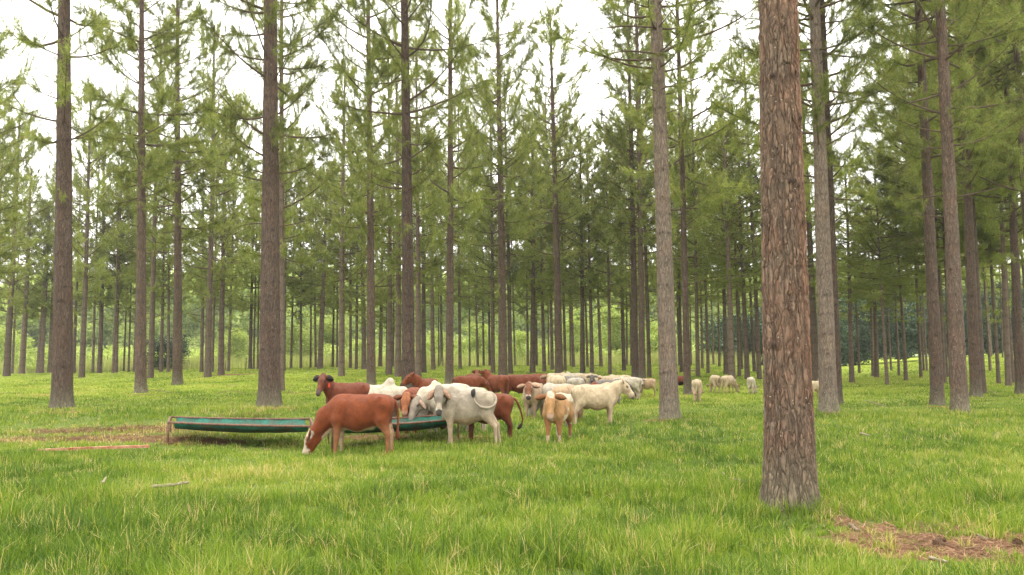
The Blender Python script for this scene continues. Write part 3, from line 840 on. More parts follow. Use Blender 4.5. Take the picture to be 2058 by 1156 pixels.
HS = 1.2
def cow(px, py, hpx, heading, coat, pose='up', yaw=0., label='', hump=0., ear='out', voxel=.021, tail='down', seed=0, grass_in=0.10, stretch=1., eyes=True, tagr=False, udder=False, turn=0., fat=1., legs=None, dist=None, group='cattle in the herd'):
    """px,py: photo pixel under the body's middle at hoof level; hpx: photo pixels from hoof to back"""
    rng = np.random.default_rng(seed + 1000)
    p = place(px, py) if dist is None else None
    if dist is not None:
        d_ = ray(px, 700); p = Vector((d_.x * dist, dist, ter(d_.x * dist, dist)))
    s = hpx / F * p.y / 1.20
    if p.y > 28: grass_in *= .4
    prim = []   # a, r1, b, r2, side vec, sy, region, k
    Y = V3(0, 1, 0)
    def add(a, r1, b, r2, reg, k=.05, side=Y, sy=1.): prim.append((np.array(a, float), r1, np.array(b, float), r2, side, sy, reg, k))
    f = fat
    add((-.44, 0, .885), .285 * f, (.05, 0, .83), .335 * f, 'body', .06, sy=.82)
    add((.05, 0, .83), .335 * f, (.42, 0, .86), .30 * f, 'body', .06, sy=.74)
    add((-.62, 0, 1.0), .15, (-.30, 0, .98), .215, 'body', .07, sy=1.05)
    add((-.60, 0, 1.08), .07, (.36, 0, 1.10), .075, 'body', .06)
    add((.24, 0, 1.08), .10, (.48, 0, 1.02), .13, 'body', .06, sy=.8)
    if hump: add((.30, 0, 1.14), .06 + .05 * hump, (.40, 0, 1.14 + .07 * hump), .055 + .055 * hump, 'body', .07, sy=.75)
    for sd in (-1, 1):
        add((-.46, sd * .19, 1.12), .045, (-.40, sd * .16, 1.06), .07, 'body', .06)
        add((-.70, sd * .09, 1.0), .05, (-.60, sd * .10, .95), .11, 'body', .06)
    add((.44, 0, .76), .19, (.60, 0, .80), .115, 'chest', .07, sy=.75)
    add((.36, 0, .64), .11, (.56, 0, .68), .085, 'chest', .06, sy=.6)
    if udder: add((-.25, 0, .60), .07, (-.12, 0, .60), .05, 'belly', .06)
    lg = legs or [rng.uniform(-.07, .07) for _ in range(4)]
    for i_, sd in enumerate((-1, 1)):
        o = lg[i_]; y = sd * .145
        add((-.54, sd * .10, .95), .20, (-.50, sd * .13, .72), .145, 'body', .06, sy=.85)
        add((-.50, sd * .13, .72), .145, (-.63 + o * .7, y, .455), .058, 'hind', .05)
        add((-.63 + o * .7, y, .455), .052, (-.625 + o, y, .14), .036, 'hind', .02)
        add((-.66 + o * .7, y, .49), .03, (-.64 + o * .7, y, .42), .04, 'hind', .03)
        add((-.625 + o, y, .14), .042, (-.585 + o, y, .05), .046, 'hoofs', .02)
        add((-.585 + o, y, .05), .045, (-.57 + o, y, .015), .055, 'hoof', .015)
        o = lg[2 + i_]; y = sd * .125
        add((.36, sd * .13, .98), .12, (.46, sd * .145, .74), .125, 'body', .07, sy=.8)
        add((.46, sd * .14, .74), .115, (.45 + o * .4, y, .42), .060, 'fore', .05)
        add((.45 + o * .4, y, .42), .058, (.455 + o * .5, y, .36), .050, 'fore', .02)
        add((.455 + o * .5, y, .36), .046, (.45 + o, y, .13), .036, 'fore', .02)
        add((.45 + o, y, .13), .042, (.485 + o, y, .05), .045, 'hoofs', .02)
        add((.485 + o, y, .05), .045, (.50 + o, y, .015), .054, 'hoof', .015)
    # neck and head
    (hx, hz), pit = POSES[pose]
    base = V3(.50, 0, .98); off = V3(hx - .50, 0, hz - .98)
    nyaw = R(yaw) * .62; P = base + rotz(off, nyaw)
    hyaw = R(yaw); d = rotz(V3(math.cos(R(pit)), 0, -math.sin(R(pit))), hyaw)
    side = rotz(V3(0, 1, 0), hyaw); upv = np.cross(d, side); upv = upv / np.linalg.norm(upv)
    if upv[2] < 0: upv = -upv
    nside = rotz(V3(0, 1, 0), nyaw)
    mid = (V3(.50, 0, .93) + P) / 2 + V3(0, 0, .02 if hz > .9 else .05)
    q = HS
    add((.44, 0, .90), .27, mid, .195, 'neck', .08, nside, .62)
    add(mid, .195, P - upv * .05 - d * .02, .13, 'neck', .07, nside, .75)
    add((.52, 0, .80), .14, P - upv * .13 + d * .02 - V3(.0, 0, .06), .06, 'dewlap', .07, nside, .38)
    add(P - d * .02, .092 * q, P + d * .14 * q + upv * .002, .098 * q, 'head', .05, side, 1.0)
    add(P + d * .10 * q, .088 * q, P + d * .33 * q, .062 * q, 'face', .05, side, .90)
    add(P + d * .05 * q - upv * .10 * q, .07 * q, P + d * .30 * q - upv * .055 * q, .048 * q, 'head', .05, side, .8)
    add(P + d * .35 * q - upv * .012 * q, .062 * q, P + d * .40 * q - upv * .018 * q, .058 * q, 'muzzle', .035, side, 1.12)
    add(P + d * .37 * q - upv * .065 * q, .036 * q, P + d * .33 * q - upv * .07 * q, .034 * q, 'muzzle', .03, side, 1.0)
    add(P + side * .07 * q + upv * .03 * q + d * .10 * q, .036 * q, P - side * .07 * q + upv * .03 * q + d * .10 * q, .036 * q, 'face', .03)
    # grid
    lo = np.min([np.minimum(a - r1, b - r2) for a, r1, b, r2, *_ in prim], 0) - .08
    hi = np.max([np.maximum(a + r1, b + r2) for a, r1, b, r2, *_ in prim], 0) + .08
    lo[2] = max(lo[2], -.06)
    n = np.ceil((hi - lo) / voxel).astype(int) + 1
    g = np.stack(np.meshgrid(*[lo[i] + np.arange(n[i]) * voxel for i in range(3)], indexing='ij'), -1)
    def sdf(G, a, r1, b, r2, sv, sy):
        if sy != 1:
            q = (1 / sy - 1)
            G = G + sv * (G @ sv)[..., None] * q; a = a + sv * (a @ sv) * q; b = b + sv * (b @ sv) * q
        ab = b - a; L2 = max(ab @ ab, 1e-9)
        t = np.clip(((G - a) @ ab) / L2, 0, 1)
        return np.linalg.norm(G - a - t[..., None] * ab, axis=-1) - (r1 + (r2 - r1) * t)
    Fv = np.full(g.shape[:3], 9.)
    for a, r1, b, r2, sv, sy, reg, k in prim:
        m = max(r1, r2) / min(sy, 1) + k + voxel * 2
        l = np.clip(((np.minimum(a, b) - m - lo) / voxel).astype(int), 0, None); u = np.ceil((np.maximum(a, b) + m - lo) / voxel).astype(int) + 1
        sl = tuple(slice(l[i], max(u[i], l[i] + 1)) for i in range(3))
        D = sdf(g[sl], a, r1, b, r2, sv, sy); A = Fv[sl]
        hh = np.clip(.5 + .5 * (A - D) / k, 0, 1)
        Fv[sl] = np.where(A > 5, np.minimum(A, D), A * (1 - hh) + D * hh - k * hh * (1 - hh))
    if voxel < .025:
        for sd in (-1, 1):
            for a, b, r1, k in ((V3(-.26, sd * .345, .93), V3(-.20, sd * .36, 1.03), .075, .07), (V3(.19, sd * .345, .70), V3(.15, sd * .335, 1.0), .035, .07),
                                (V3(-.40, sd * .31, .70), V3(-.34, sd * .33, .84), .035, .06), (V3(.60, sd * .25, .86), V3(.54, sd * .25, 1.02), .04, .05)):
                D = -sdf(g, a, r1, b, r1, Y, 1.); hh = np.clip(.5 - .5 * (Fv - D) / k, 0, 1); Fv = Fv * (1 - hh) + D * hh + k * hh * (1 - hh)
    V, Fq = surface_nets(Fv, lo, voxel)
    best = np.full(len(V), 9.); reg = np.zeros(len(V), int); names = [q[6] for q in prim]
    for i, (a, r1, b, r2, sv, sy, rg, k) in enumerate(prim):
        D = sdf(V, a, r1, b, r2, sv, sy); m = D < best; best[m] = D[m]; reg[m] = i
    regn = np.array(names)[reg]
    hp = (V - P) / HS; hd = hp @ d; hu = hp @ upv; hs = hp @ side
    col = coat(V, regn, hd, hu, hs)
    vox_n = len(V)
    mb = MB(); mb.add(V, Fq, None, None); cols = [col]
    # ears
    for sd in (-1, 1):
        eb = P + (side * sd * .078 + upv * .03 - d * .005) * HS
        if ear == 'out': ed = side * sd * .93 - V3(0, 0, .30) - d * .12; EL, EW = .28, .15
        elif ear == 'drop': ed = side * sd * .72 - V3(0, 0, .62) + d * .05; EL, EW = .29, .15
        else: ed = side * sd * .8 - d * .5 + upv * .1; EL, EW = .23, .12
        sv = np.cross(ed / np.linalg.norm(ed), rotz(V3(math.cos(R(10)), 0, 0), hyaw)); sv /= np.linalg.norm(sv)
        v, q = lobe_mesh(eb, ed, sv, EL, EW)
        mb.add(v, q); cc = coat(v, np.array(['ear'] * len(v)), (v - P) @ d / HS, (v - P) @ upv / HS, (v - P) @ side / HS)
        cols.append(cc)
    # tail
    T0 = V3(-.74, 0, 1.06)
    if tail == 'down': tp = [T0, V3(-.80, 0, 1.0), V3(-.83, .01, .85), V3(-.83, .02, .66), V3(-.82, .03, .50), V3(-.82, .03, .36)]
    elif tail == 'kick': tp = [T0, V3(-.82, 0, 1.05), V3(-.92, .0, .88), V3(-.99, 0, .68), V3(-1.02, 0, .56), V3(-.95, 0, .42), V3(-.86, 0, .36)]
    elif tail == 'loop': tp = [V3(-.72, .08, 1.08), V3(-.77, .16, 1.01), V3(-.73, .24, .90), V3(-.58, .30, .84), V3(-.38, .30, .85), V3(-.22, .30, .95), V3(-.17, .29, 1.06), V3(-.15, .22, 1.17), V3(-.20, .12, 1.22)]
    else: tp = [T0, V3(-.80, .0, 1.0), V3(-.84, tail, .8), V3(-.84, tail * 1.8, .6), V3(-.83, tail * 1.5, .42)]
    tp = np.array(tp)
    tt = np.linspace(0, 1, 22); xs = np.linspace(0, 1, len(tp))
    # smooth interpolation
    pp = np.stack([np.interp(tt, xs, tp[:, i]) for i in range(3)], -1)
    for _ in range(3): pp[1:-1] = (pp[:-2] + 2 * pp[1:-1] + pp[2:]) / 4
    rad = .036 * (1 - .5 * tt); sw = tt > .74; rad[sw] = .018 + (.045 if tail == 'loop' else .03) * np.sin((tt[sw] - .74) / .26 * math.pi)
    v, q, t3 = tube(pp, rad, 7); mb.add(v, q, t3)
    rg = np.array(['tail'] * len(v), dtype='U8'); rg[int(.74 * 22) * 7:] = 'switch'
    cols.append(coat(v, rg, v[:, 0] * 0 - 1, v[:, 0] * 0, v[:, 0] * 0 + 1))
    me = np_mesh('body', np.concatenate(mb.v), mb.faces(), [M['coat']], True, color=np.concatenate(cols))
    root = empty('cow', (p.x, p.y, p.z - grass_in * s), R(heading))
    root.scale = (s * stretch * .86, s, s)
    tag(root, label, 'cow', group)
    mobj('body', me, root)
    if eyes:
        for sd in (-1, 1):
            m2 = MB(); c_ = P + (d * .115 + side * sd * .088 + upv * .028) * HS + d * .006
            a = np.linspace(0, math.pi, 7)
            m2.tube(np.stack([c_ + side * sd * .018 * math.cos(q_) * -1 for q_ in a]) + d * 0, .029 * np.sin(a) + .001, 8)
            mobj('eye', m2.mesh('eye', [M['eye']]), root)
    if tagr:
        m2 = MB(); e0 = P + side * tagr * .22 - V3(0, 0, .12) + d * .03
        q = np.array([[-.03, 0, -.05], [.03, 0, -.05], [.03, 0, .03], [-.03, 0, .03]])
        a = np.array([e0 + side * w_[0] + V3(0, 0, 1) * w_[2] + d * t_ for t_ in (0, .008) for w_ in q])
        m2.add(a, np.array([[3, 2, 1, 0], [4, 5, 6, 7], [0, 1, 5, 4], [1, 2, 6, 5], [2, 3, 7, 6], [3, 0, 4, 7]]))
        mobj('ear_tag', m2.mesh('ear_tag', [M['tagred']], False), root)
    return root

def vn3(V, sc, seed):  # cheap 3D-ish noise from two planes
    return .5 * (fbm(V[:, 0] * sc + 11, V[:, 2] * sc + V[:, 1] * sc * .7, seed) + fbm(V[:, 1] * sc + 3, V[:, 2] * sc - V[:, 0] * sc * .3, seed + 5))

CK = .58
def mk(base, belly=None, face=None, leg=None, muz=(.05, .035, .03), ear=None, switch=None, neck=None, dark_under=0, extra=None, hoof=(.09, .065, .05), bz=.60):
    base = np.array(base) * CK
    def f(V, rg, hd, hu, hs):
        c = np.tile(base, (len(V), 1)).astype(float)
        def bl(m, col): 
            m = np.asarray(m, float)[:, None]; c[:] = c * (1 - m) + np.array(col) * CK * m
        body = np.isin(rg, ['body', 'chest', 'belly'])
        if neck is not None: bl(np.isin(rg, ['neck', 'dewlap', 'chest']) * .8, neck)
        if belly is not None: bl(body * sm((bz + .10 - V[:, 2] + .08 * (vn3(V, 5, 3) - .5)) / .12), belly)
        if leg is not None: bl(np.isin(rg, ['hind', 'fore', 'hoofs']) * sm((.74 - V[:, 2]) / .25), leg)
        if face is not None: bl(np.isin(rg, ['face', 'head', 'muzzle']) * 1., face)
        if ear is not None: bl((rg == 'ear') * 1., ear)
        bl(((rg == 'muzzle') & (hd > .37)) * .9 + ((rg == 'muzzle') & (hd <= .37)) * .15, muz)
        bl((rg == 'switch') * 1., switch if switch is not None else base * .8)
        if extra: extra(V, rg, hd, hu, hs, bl)
        eye = np.isin(rg, ['face', 'head']) & (np.abs(hd - .115) < .03) & (np.abs(hu - .028) < .022) & (np.abs(hs) > .07)
        bl(eye * .75, (.03, .02, .015))
        bl((rg == 'hoof') * 1., hoof)
        return c
    return f

RED = (.26, .058, .012); DRED = (.20, .048, .016); MRED = (.225, .055, .015)
CREAM = (.70, .55, .36); WHITE = (.72, .63, .48); TAN = (.60, .42, .25); GREY = (.52, .44, .33); DGREY = (.27, .24, .21); LGREY = (.60, .53, .42)
def ex_whiteface(V, rg, hd, hu, hs, bl):
    hh = np.isin(rg, ['face', 'head', 'muzzle'])
    bl(hh * (hd > -.03) * sm((hu + .012 + .35 * (vn3(V, 6, 9) - .5)) / .03), (.74, .62, .47))
    bl(hh * (hd > .30) * sm((.045 - hu) / .02), (.66, .5, .36))
    bl(hh * (np.abs(hd - .115) < .035) * (np.abs(hs) > .06) * (hu > 0), (.42, .2, .1))
    bl((rg == 'belly') * 1., (.7, .55, .38))
    bl(np.isin(rg, ['body', 'chest', 'fore', 'hind']) * sm((.66 - V[:, 2]) / .05) * sm((.13 - np.abs(V[:, 1])) / .05) * (vn3(V, 4, 2) > .42), (.68, .52, .34))
    bl((rg == 'dewlap') * sm((.80 - V[:, 2]) / .08), (.68, .52, .34))
def ex_spots(V, rg, hd, hu, hs, bl):
    body = np.isin(rg, ['body', 'belly', 'chest', 'hind', 'fore'])
    n = vn3(V, 4.2, 44)
    bl(body * sm((n - .44) / .035) * (V[:, 0] < .42), (.80, .70, .52))
    bl(body * (V[:, 0] < .3) * sm((V[:, 2] - 1.08) / .05) * .8, (.80, .70, .52))
    bl(np.isin(rg, ['hind']) * sm((n - .42) / .05), (.80, .70, .54))
    bl(np.isin(rg, ['face', 'head']) * sm((.042 + .25 * (vn3(V, 9, 2) - .5) - np.hypot(hs, (hd + .0) * .8)) / .012) * (hu > .0), (.82, .72, .55))
    bl((rg == 'chest') * sm((.09 - np.abs(V[:, 1])) / .03) * (V[:, 2] < .76), (.80, .70, .54))
    bl(np.isin(rg, ['fore', 'hoofs']) * (np.abs(V[:, 2] - .19) < .07), (.7, .52, .36))
def ex_redface(V, rg, hd, hu, hs, bl):
    bl(np.isin(rg, ['face']) * (np.hypot(hd - .115, hu - .03) < .055) * 1., (.62, .5, .36))
    bl((rg == 'muzzle') * (hd < .385), (.72, .62, .5))
def ex_grey(V, rg, hd, hu, hs, bl):
    bl(np.isin(rg, ['body', 'neck']) * sm((vn3(V, 2.0, 5) - .42) / .2) * .5 * sm((V[:, 2] - .8) / .2), (.30, .26, .21))
    bl(np.isin(rg, ['face', 'head', 'neck']) * sm((hu + .02) / .05) * (hd < .26) * (hd > -.1) * .7, (.26, .225, .185))
    bl(np.isin(rg, ['chest', 'belly', 'dewlap', 'fore', 'hind']) * .55 * sm((.82 - V[:, 2]) / .3), (.68, .52, .36))
    bl((rg == 'muzzle') * (hd < .375), (.75, .70, .6))
    bl(np.isin(rg, ['head', 'face']) * sm((-.02 - hu) / .04), (.68, .60, .48))
def ex_cream(V, rg, hd, hu, hs, bl):
    bl(np.isin(rg, ['hoofs']) * .4, (.5, .3, .18)); bl(np.isin(rg, ['hind', 'fore']) * (np.abs(V[:, 2] - .42) < .06) * .35, (.5, .3, .2))
def ex_dark_ears(V, rg, hd, hu, hs, bl):
    bl(np.isin(rg, ['head', 'face']) * sm((.33 - hd) / .2) * .4, (.12, .04, .02))
    bl((rg == 'ear') * sm((np.abs(hs) - .10) / .05), (.02, .012, .01))

c_calf = mk(RED, extra=ex_whiteface, muz=(.35, .22, .16), leg=(.40, .16, .07), switch=DRED)
c_dred = mk(DRED, extra=ex_dark_ears, muz=(.12, .09, .085), switch=(.04, .02, .015))
c_red = mk(RED, muz=(.44, .24, .15), face=(.40, .14, .05), ear=(.24, .08, .035))
c_mred = mk(MRED, muz=(.1, .06, .05), switch=(.06, .03, .02), leg=(.2, .055, .025))
c_white = mk(WHITE, leg=(.7, .6, .45), muz=(.14, .11, .1), ear=(.62, .48, .36), switch=(.25, .2, .16), extra=ex_cream)
c_wgrey = mk(WHITE, leg=(.6, .5, .38), face=(.40, .335, .26), muz=(.30, .26, .22), ear=(.6, .42, .3), switch=(.25, .2, .16), extra=ex_cream)
c_cream = mk(CREAM, belly=(.66, .46, .28), leg=(.68, .5, .34), muz=(.22, .15, .12), ear=(.6, .40, .26), switch=(.4, .28, .18), extra=ex_cream)
c_tan = mk(TAN, belly=(.68, .52, .36), face=(.48, .30, .17), leg=(.5, .33, .2), ear=(.5, .32, .2), switch=(.06, .04, .03))
c_tanred = mk((.60, .44, .28), belly=(.66, .52, .36), face=(.26, .10, .045), neck=(.52, .36, .22), leg=(.52, .36, .24), muz=(.04, .03, .03), ear=(.58, .36, .24), extra=ex_redface)
c_grey = mk(GREY, belly=(.62, .44, .27), leg=(.66, .50, .34), muz=(.03, .025, .025), ear=(.60, .36, .24), switch=(.025, .022, .022), extra=ex_grey)
c_dgrey = mk(DGREY, belly=(.4, .34, .27), face=(.16, .14, .125), muz=(.03, .025, .025), leg=(.3, .26, .22), ear=(.22, .18, .15), switch=(.03, .03, .03))
c_lgrey = mk(LGREY, belly=(.66, .56, .42), leg=(.6, .5, .38), ear=(.55, .42, .32), muz=(.06, .05, .05), switch=(.1, .08, .07))
c_spot = mk((.60, .33, .14), extra=ex_spots, muz=(.62, .42, .32), ear=(.36, .15, .06), leg=(.45, .2, .08), switch=(.7, .6, .45))

# heading: 0 = right, 90 = away, 180 = left, 270 = towards the camera
cow(724, 913, 130, 178, c_calf, 'graze', 4, 'red calf with a white face grazing in front of the gap between the two troughs', udder=True, fat=.97, legs=[-.03, -.0, .0, .07], voxel=.017, seed=1, stretch=.98)
cow(700, 868, 106, 196, c_dred, 'up', 62, 'dark red cow with black ears and red ear tag looking over behind the grazing calf', ear='out', tagr=1, voxel=.018, seed=2, stretch=.80)
cow(757, 866, 100, -14, c_white, 'low', 0, 'white humped cow behind the grazing calf feeding from the second trough', hump=1.3, ear='drop', voxel=.024, seed=3)
cow(830, 866, 92, 266, c_red, 'mid', 0, 'orange red cow facing the camera with its muzzle over the second trough', ear='out', voxel=.018, seed=4, fat=1.12)
cow(898, 868, 104, 222, c_wgrey, 'low', 12, 'off white cow with its grey face down in the dirty trough', hump=.7, ear='drop', voxel=.02, seed=5)
cow(930, 868, 96, 200, c_lgrey, 'low', 0, 'pale cow whose back shows just above the grey cow at the trough', hump=.5, ear='drop', eyes=False, voxel=.026, seed=6)
cow(858, 822, 66, 250, c_mred, 'up', -55, 'small red cow beside the big pine, head turned left', ear='back', voxel=.024, seed=7)
cow(940, 893, 116, 180, c_grey, 'turn', 96, 'grey humped cow by the trough with black tipped tail swung over its rump', hump=.85, ear='drop', tail='loop', voxel=.016, seed=8, stretch=.92, legs=[-.20, -.12, .04, -.05])
cow(980, 886, 102, 180, c_mred, 'low', 0, 'red cow mostly hidden behind the grey cow, its tail kicked out', tail='kick', eyes=False, voxel=.02, seed=9, stretch=.95, legs=[.02, -.05, .0, .06])
cow(1122, 886, 102, 252, c_spot, 'faceup', 10, 'orange and white spotted calf facing the camera in front of the herd', ear='out', voxel=.016, seed=10, legs=[.02, -.04, .08, -.05])
cow(1072, 840, 76, 256, c_tanred, 'level', 10, 'tan calf with brown face and pale ringed eyes, behind the spotted calf', ear='out', voxel=.02, seed=11)
cow(1198, 854, 88, 2, c_cream, 'side', -4, 'cream cow standing side on with its head to the right in front of the herd', hump=.4, ear='back', voxel=.017, seed=12, stretch=.97, legs=[-.06, -.14, .02, -.02])
cow(1140, 848, 80, 62, c_tan, 'graze', 0, 'tan cow with its hindquarters towards the camera, directly behind the cream cow rump', eyes=False, voxel=.022, seed=13)
cow(1122, 842, 76, 150, c_lgrey, 'graze', 0, 'whitish cow between the spotted calf and the tan hindquarters', hump=.2, eyes=False, voxel=.024, seed=14)
cow(1117, 822, 70, 100, c_cream, 'level', 0, 'cream cow seen from behind with its tail hanging, touching the dark red rump', eyes=False, voxel=.024, seed=15, tail=.05)
cow(940, 806, 52, 10, c_mred, 'low', -20, 'red cow behind the trough group lowering its head to the right', eyes=False, ear='out', voxel=.024, seed=16, stretch=.98)
cow(952, 792, 42, 60, c_mred, 'up', 60, 'red cow showing only its head above the leftmost red back of the herd', eyes=False, voxel=.03, seed=17)
cow(1000, 812, 60, 140, c_mred, 'up', 0, 'reddish cow with a black eared head looking away to the left', ear='out', eyes=False, voxel=.024, seed=18, stretch=.8)
cow(1045, 815, 64, 352, c_dred, 'low', -24, 'large deep red cow with its head lowered to the right above the tan calf', eyes=False, ear='drop', voxel=.022, seed=19, stretch=.95)
cow(1178, 788, 38, 12, c_cream, 'low', 0, 'cream cow in the last row, immediately right of the white rounded back', eyes=False, hump=.4, voxel=.03, seed=41)
cow(1262, 803, 46, 186, c_white, 'low', 0, 'whitish cow showing its back between the cream cow face and the long pale back', eyes=False, hump=.3, voxel=.028, seed=42)
cow(1090, 806, 52, 165, c_dred, 'low', 0, 'dark red cow whose rump touches the cream cow seen from behind', eyes=False, voxel=.026, seed=20)
cow(1085, 792, 42, 20, c_red, 'low', 0, 'red cow showing only a strip of spine above the dark red ones', eyes=False, voxel=.03, seed=21)
cow(1122, 786, 37, 8, c_cream, 'low', 0, 'cream cow at the back, leftmost of the pale backs behind the herd', eyes=False, hump=.6, voxel=.03, seed=22, stretch=1.1)
cow(1153, 787, 38, 184, c_white, 'low', 0, 'white cow with rounded back in the last row behind the dark grey back', eyes=False, hump=.9, voxel=.03, seed=23, stretch=1.05)
cow(1150, 798, 42, 186, c_dgrey, 'low', 0, 'dark grey cow with a long back between two pale cows in mid herd', eyes=False, hump=.3, voxel=.03, seed=24, stretch=1.1)
cow(1158, 806, 48, 60, c_lgrey, 'low', 0, 'light grey cow with a domed rump above the tan hindquarters', eyes=False, voxel=.028, seed=25)
cow(1192, 799, 40, 262, c_dgrey, 'up', 0, 'dark faced grey cow looking at the camera from the middle of the herd', ear='out', eyes=False, voxel=.024, seed=26)
cow(1214, 797, 42, 220, c_cream, 'level', 40, 'cream cow in the middle of the herd with its head turned to the camera', ear='out', eyes=False, hump=.4, voxel=.026, seed=27)
cow(1244, 800, 47, 184, c_cream, 'low', 0, 'cream cow with the longest pale back, left of the pale faced calf', eyes=False, hump=.3, voxel=.028, seed=28, stretch=1.05)
cow(1228, 812, 50, 4, c_dgrey, 'low', 0, 'grey brown cow right above the back of the side on cream cow', eyes=False, hump=.3, voxel=.026, seed=29, stretch=1.05)
cow(1198, 812, 46, 250, c_red, 'low', 10, 'ginger calf peeping out just above the back of the side on cream cow', eyes=False, voxel=.026, seed=30)
cow(1279, 797, 37, 278, c_lgrey, 'level', 8, 'pale calf facing the camera at the right end of the herd', ear='out', voxel=.024, seed=31)
cow(1302, 797, 37, 165, c_tan, 'low', 0, 'tan calf with dark tail tip, last animal at the right end of the herd', voxel=.024, seed=32, eyes=False, stretch=.85)
cow(1366, 786, 31, 0, mk(DRED, dark_under=1, belly=(.03, .02, .015), leg=(.05, .025, .02), bz=.72), 'graze', 0, 'dark red cow with black belly behind the slim pine', eyes=False, voxel=.03, seed=33, fat=1.1)
cow(1402, 807, 46, 76, c_cream, 'graze', 0, 'cream cow grazing with its back to the camera, nearest of the scattered ones', eyes=False, voxel=.022, seed=34, group='cattle scattered at the right')
cow(1437, 789, 36, 92, c_cream, 'graze', 0, 'cream cow seen squarely from behind with dark tail switch, second of the scattered ones', eyes=False, voxel=.026, seed=35, group='cattle scattered at the right', tail=.0)
cow(1464, 790, 36, 45, c_cream, 'graze', -20, 'cream cow with grey face grazing to the right among the scattered cattle', eyes=False, voxel=.026, seed=36, group='cattle scattered at the right')
cow(1511, 791, 34, 68, c_white, 'graze', -25, 'whitish cow grazing alone just left of the massive foreground pine', eyes=False, voxel=.026, seed=37, group='cattle scattered at the right')
cow(1640, 800, 35, 35, c_cream, 'up', 0, 'cream calf peeking out right of the massive foreground pine', eyes=False, voxel=.026, seed=38, group='cattle scattered at the right')

# ------------------------------------------------------------------ troughs
def trough(FL, FR, BR, BL, h, label, seed, leg_skip=()):
    """corner points on the ground (Vector), rail height h"""
    c = (FL + FR + BR + BL) / 4
    root = empty('feed_trough', c); tag(root, label, 'feed trough', 'net hammock feed troughs')
    def P(v, z=0.): return np.array([v.x - c.x, v.y - c.y, v.z - c.z + z])
    r = .025
    def pipe(name, a, b, sag=0.):
        t = np.linspace(0, 1, 9)[:, None]
        pts = a * (1 - t) + b * t; pts[:, 2] -= sag * np.sin(t[:, 0] * math.pi)
        mb = MB(); mb.tube(pts, r, 10); mobj(name, mb.mesh(name, [M['rust']]), root)
    tops = [P(v, h) for v in (FL, FR, BR, BL)]
    pipe('rail', tops[0], tops[1], .02); pipe('rail', tops[3], tops[2], .02)
    pipe('end_rail', tops[0], tops[3]); pipe('end_rail', tops[1], tops[2])
    for v in (FL, FR, BR, BL):
        mb = MB(); a = P(v, -.1); b = P(v, h + .012); mb.tube(np.stack([a, (a + b) / 2, b]), r * 1.05, 10)
        mobj('leg', mb.mesh('leg', [M['rust']]), root)
    # net
    nu, nv = 90, 28; rng = np.random.default_rng(seed)
    u = np.linspace(.045, .965, nu); v = np.linspace(0, 1, nv)
    U, Vv = np.meshgrid(u, v, indexing='ij')
    f = tops[0][None, None] * (1 - U[..., None]) + tops[1] * U[..., None]; b = tops[3][None, None] * (1 - U[..., None]) + tops[2] * U[..., None]
    X = f * (1 - Vv[..., None]) + b * Vv[..., None]
    sagd = (.19 + .055 * np.sin(np.clip((U - .03) / .94, 0, 1) * math.pi) ** .6) 
    prof = np.sin(Vv * math.pi) ** .55
    X[..., 2] -= sagd * prof + .02 * np.sin(U * math.pi)
    X[..., 2] += .02 * (fbm(U * 14, Vv * 3, seed) - .5) * prof + .012 * np.sin(U * 40 + Vv * 4) * (1 - prof)
    # net rolls over the rails
    X[:, 0, 2] += .0; 
    soil = np.clip(prof * 1.2 - .15, 0, 1) * (.55 + 1.1 * fbm(U * 5, Vv * 2, seed + 3)) * sm((U - .08) / .25) * sm((.97 - U) / .1)
    n = nu * nv; ix = np.arange(n).reshape(nu, nv)
    q = np.stack([ix[:-1, :-1], ix[1:, :-1], ix[1:, 1:], ix[:-1, 1:]], -1).reshape(-1, 4)
    me = np_mesh('net', X.reshape(-1, 3), [q], [M['net']], attr={'soil': soil.ravel()})
    o = mobj('net', me, root); s_ = o.modifiers.new('thick', 'SOLIDIFY'); s_.thickness = .006

def grd(p): return Vector((p.x, p.y, ter(p.x, p.y)))
HT = .54
ZT = ter(*place(338, 897).xy)
def corner(px, py):
    q = at_z(px, py, HT + ZT)
    return Vector((q.x, q.y, ZT))
trough(corner(338, 849), corner(631, 857), corner(624, 842), corner(343, 838), HT,
       'empty green net trough on a rusty pipe frame left of the grazing calf', 3)
trough(corner(668, 858), corner(921, 843), corner(905, 833), corner(660, 846), HT,
       'dirt stained net trough on a rusty pipe frame that the cattle feed from', 8)

# ------------------------------------------------------------------ things lying in the grass
def log(name, pts, rad, mat, label, cat, ns=10, twigs=(), group=None, z=.03):
    P_ = [place(*q) for q in pts]
    c = P_[0].copy(); path = []
    rng = random.Random(len(label))
    a = np.array([[v.x, v.y, v.z + z] for v in P_])
    t = np.linspace(0, 1, 14); xs = np.linspace(0, 1, len(a))
    pp = np.stack([np.interp(t, xs, a[:, i]) for i in range(3)], -1); pp[1:-1] = (pp[:-2] + 2 * pp[1:-1] + pp[2:]) / 4
    pp += np.array([[rng.gauss(0, rad * .10) for _ in range(3)] for _ in t]); mb = MB()
    rr_ = rad * np.array([rng.uniform(.8, 1.1) for _ in t]); rr_ = rr_ * (1 - .35 * t); org = pp[0].copy()
    mb.tube(pp - org, rr_, ns)
    for (i, L_, az) in twigs:
        e = pp[i] - org + np.array([math.cos(az) * L_, math.sin(az) * L_, L_ * .25]); mb.tube(np.stack([pp[i] - org, (pp[i] - org + e) / 2 + .02, e]), [rad * .5, rad * .35, rad * .15], 6)
    o = mobj(name, mb.mesh(name, [M[mat]])); o.location = org
    tag(o, label, cat, group)
log('fallen_stick', [(302, 1003), (340, 999), (378, 992)], .032, 'stick', 'pale weathered stick lying in the tall grass at front left', 'stick', z=.17)
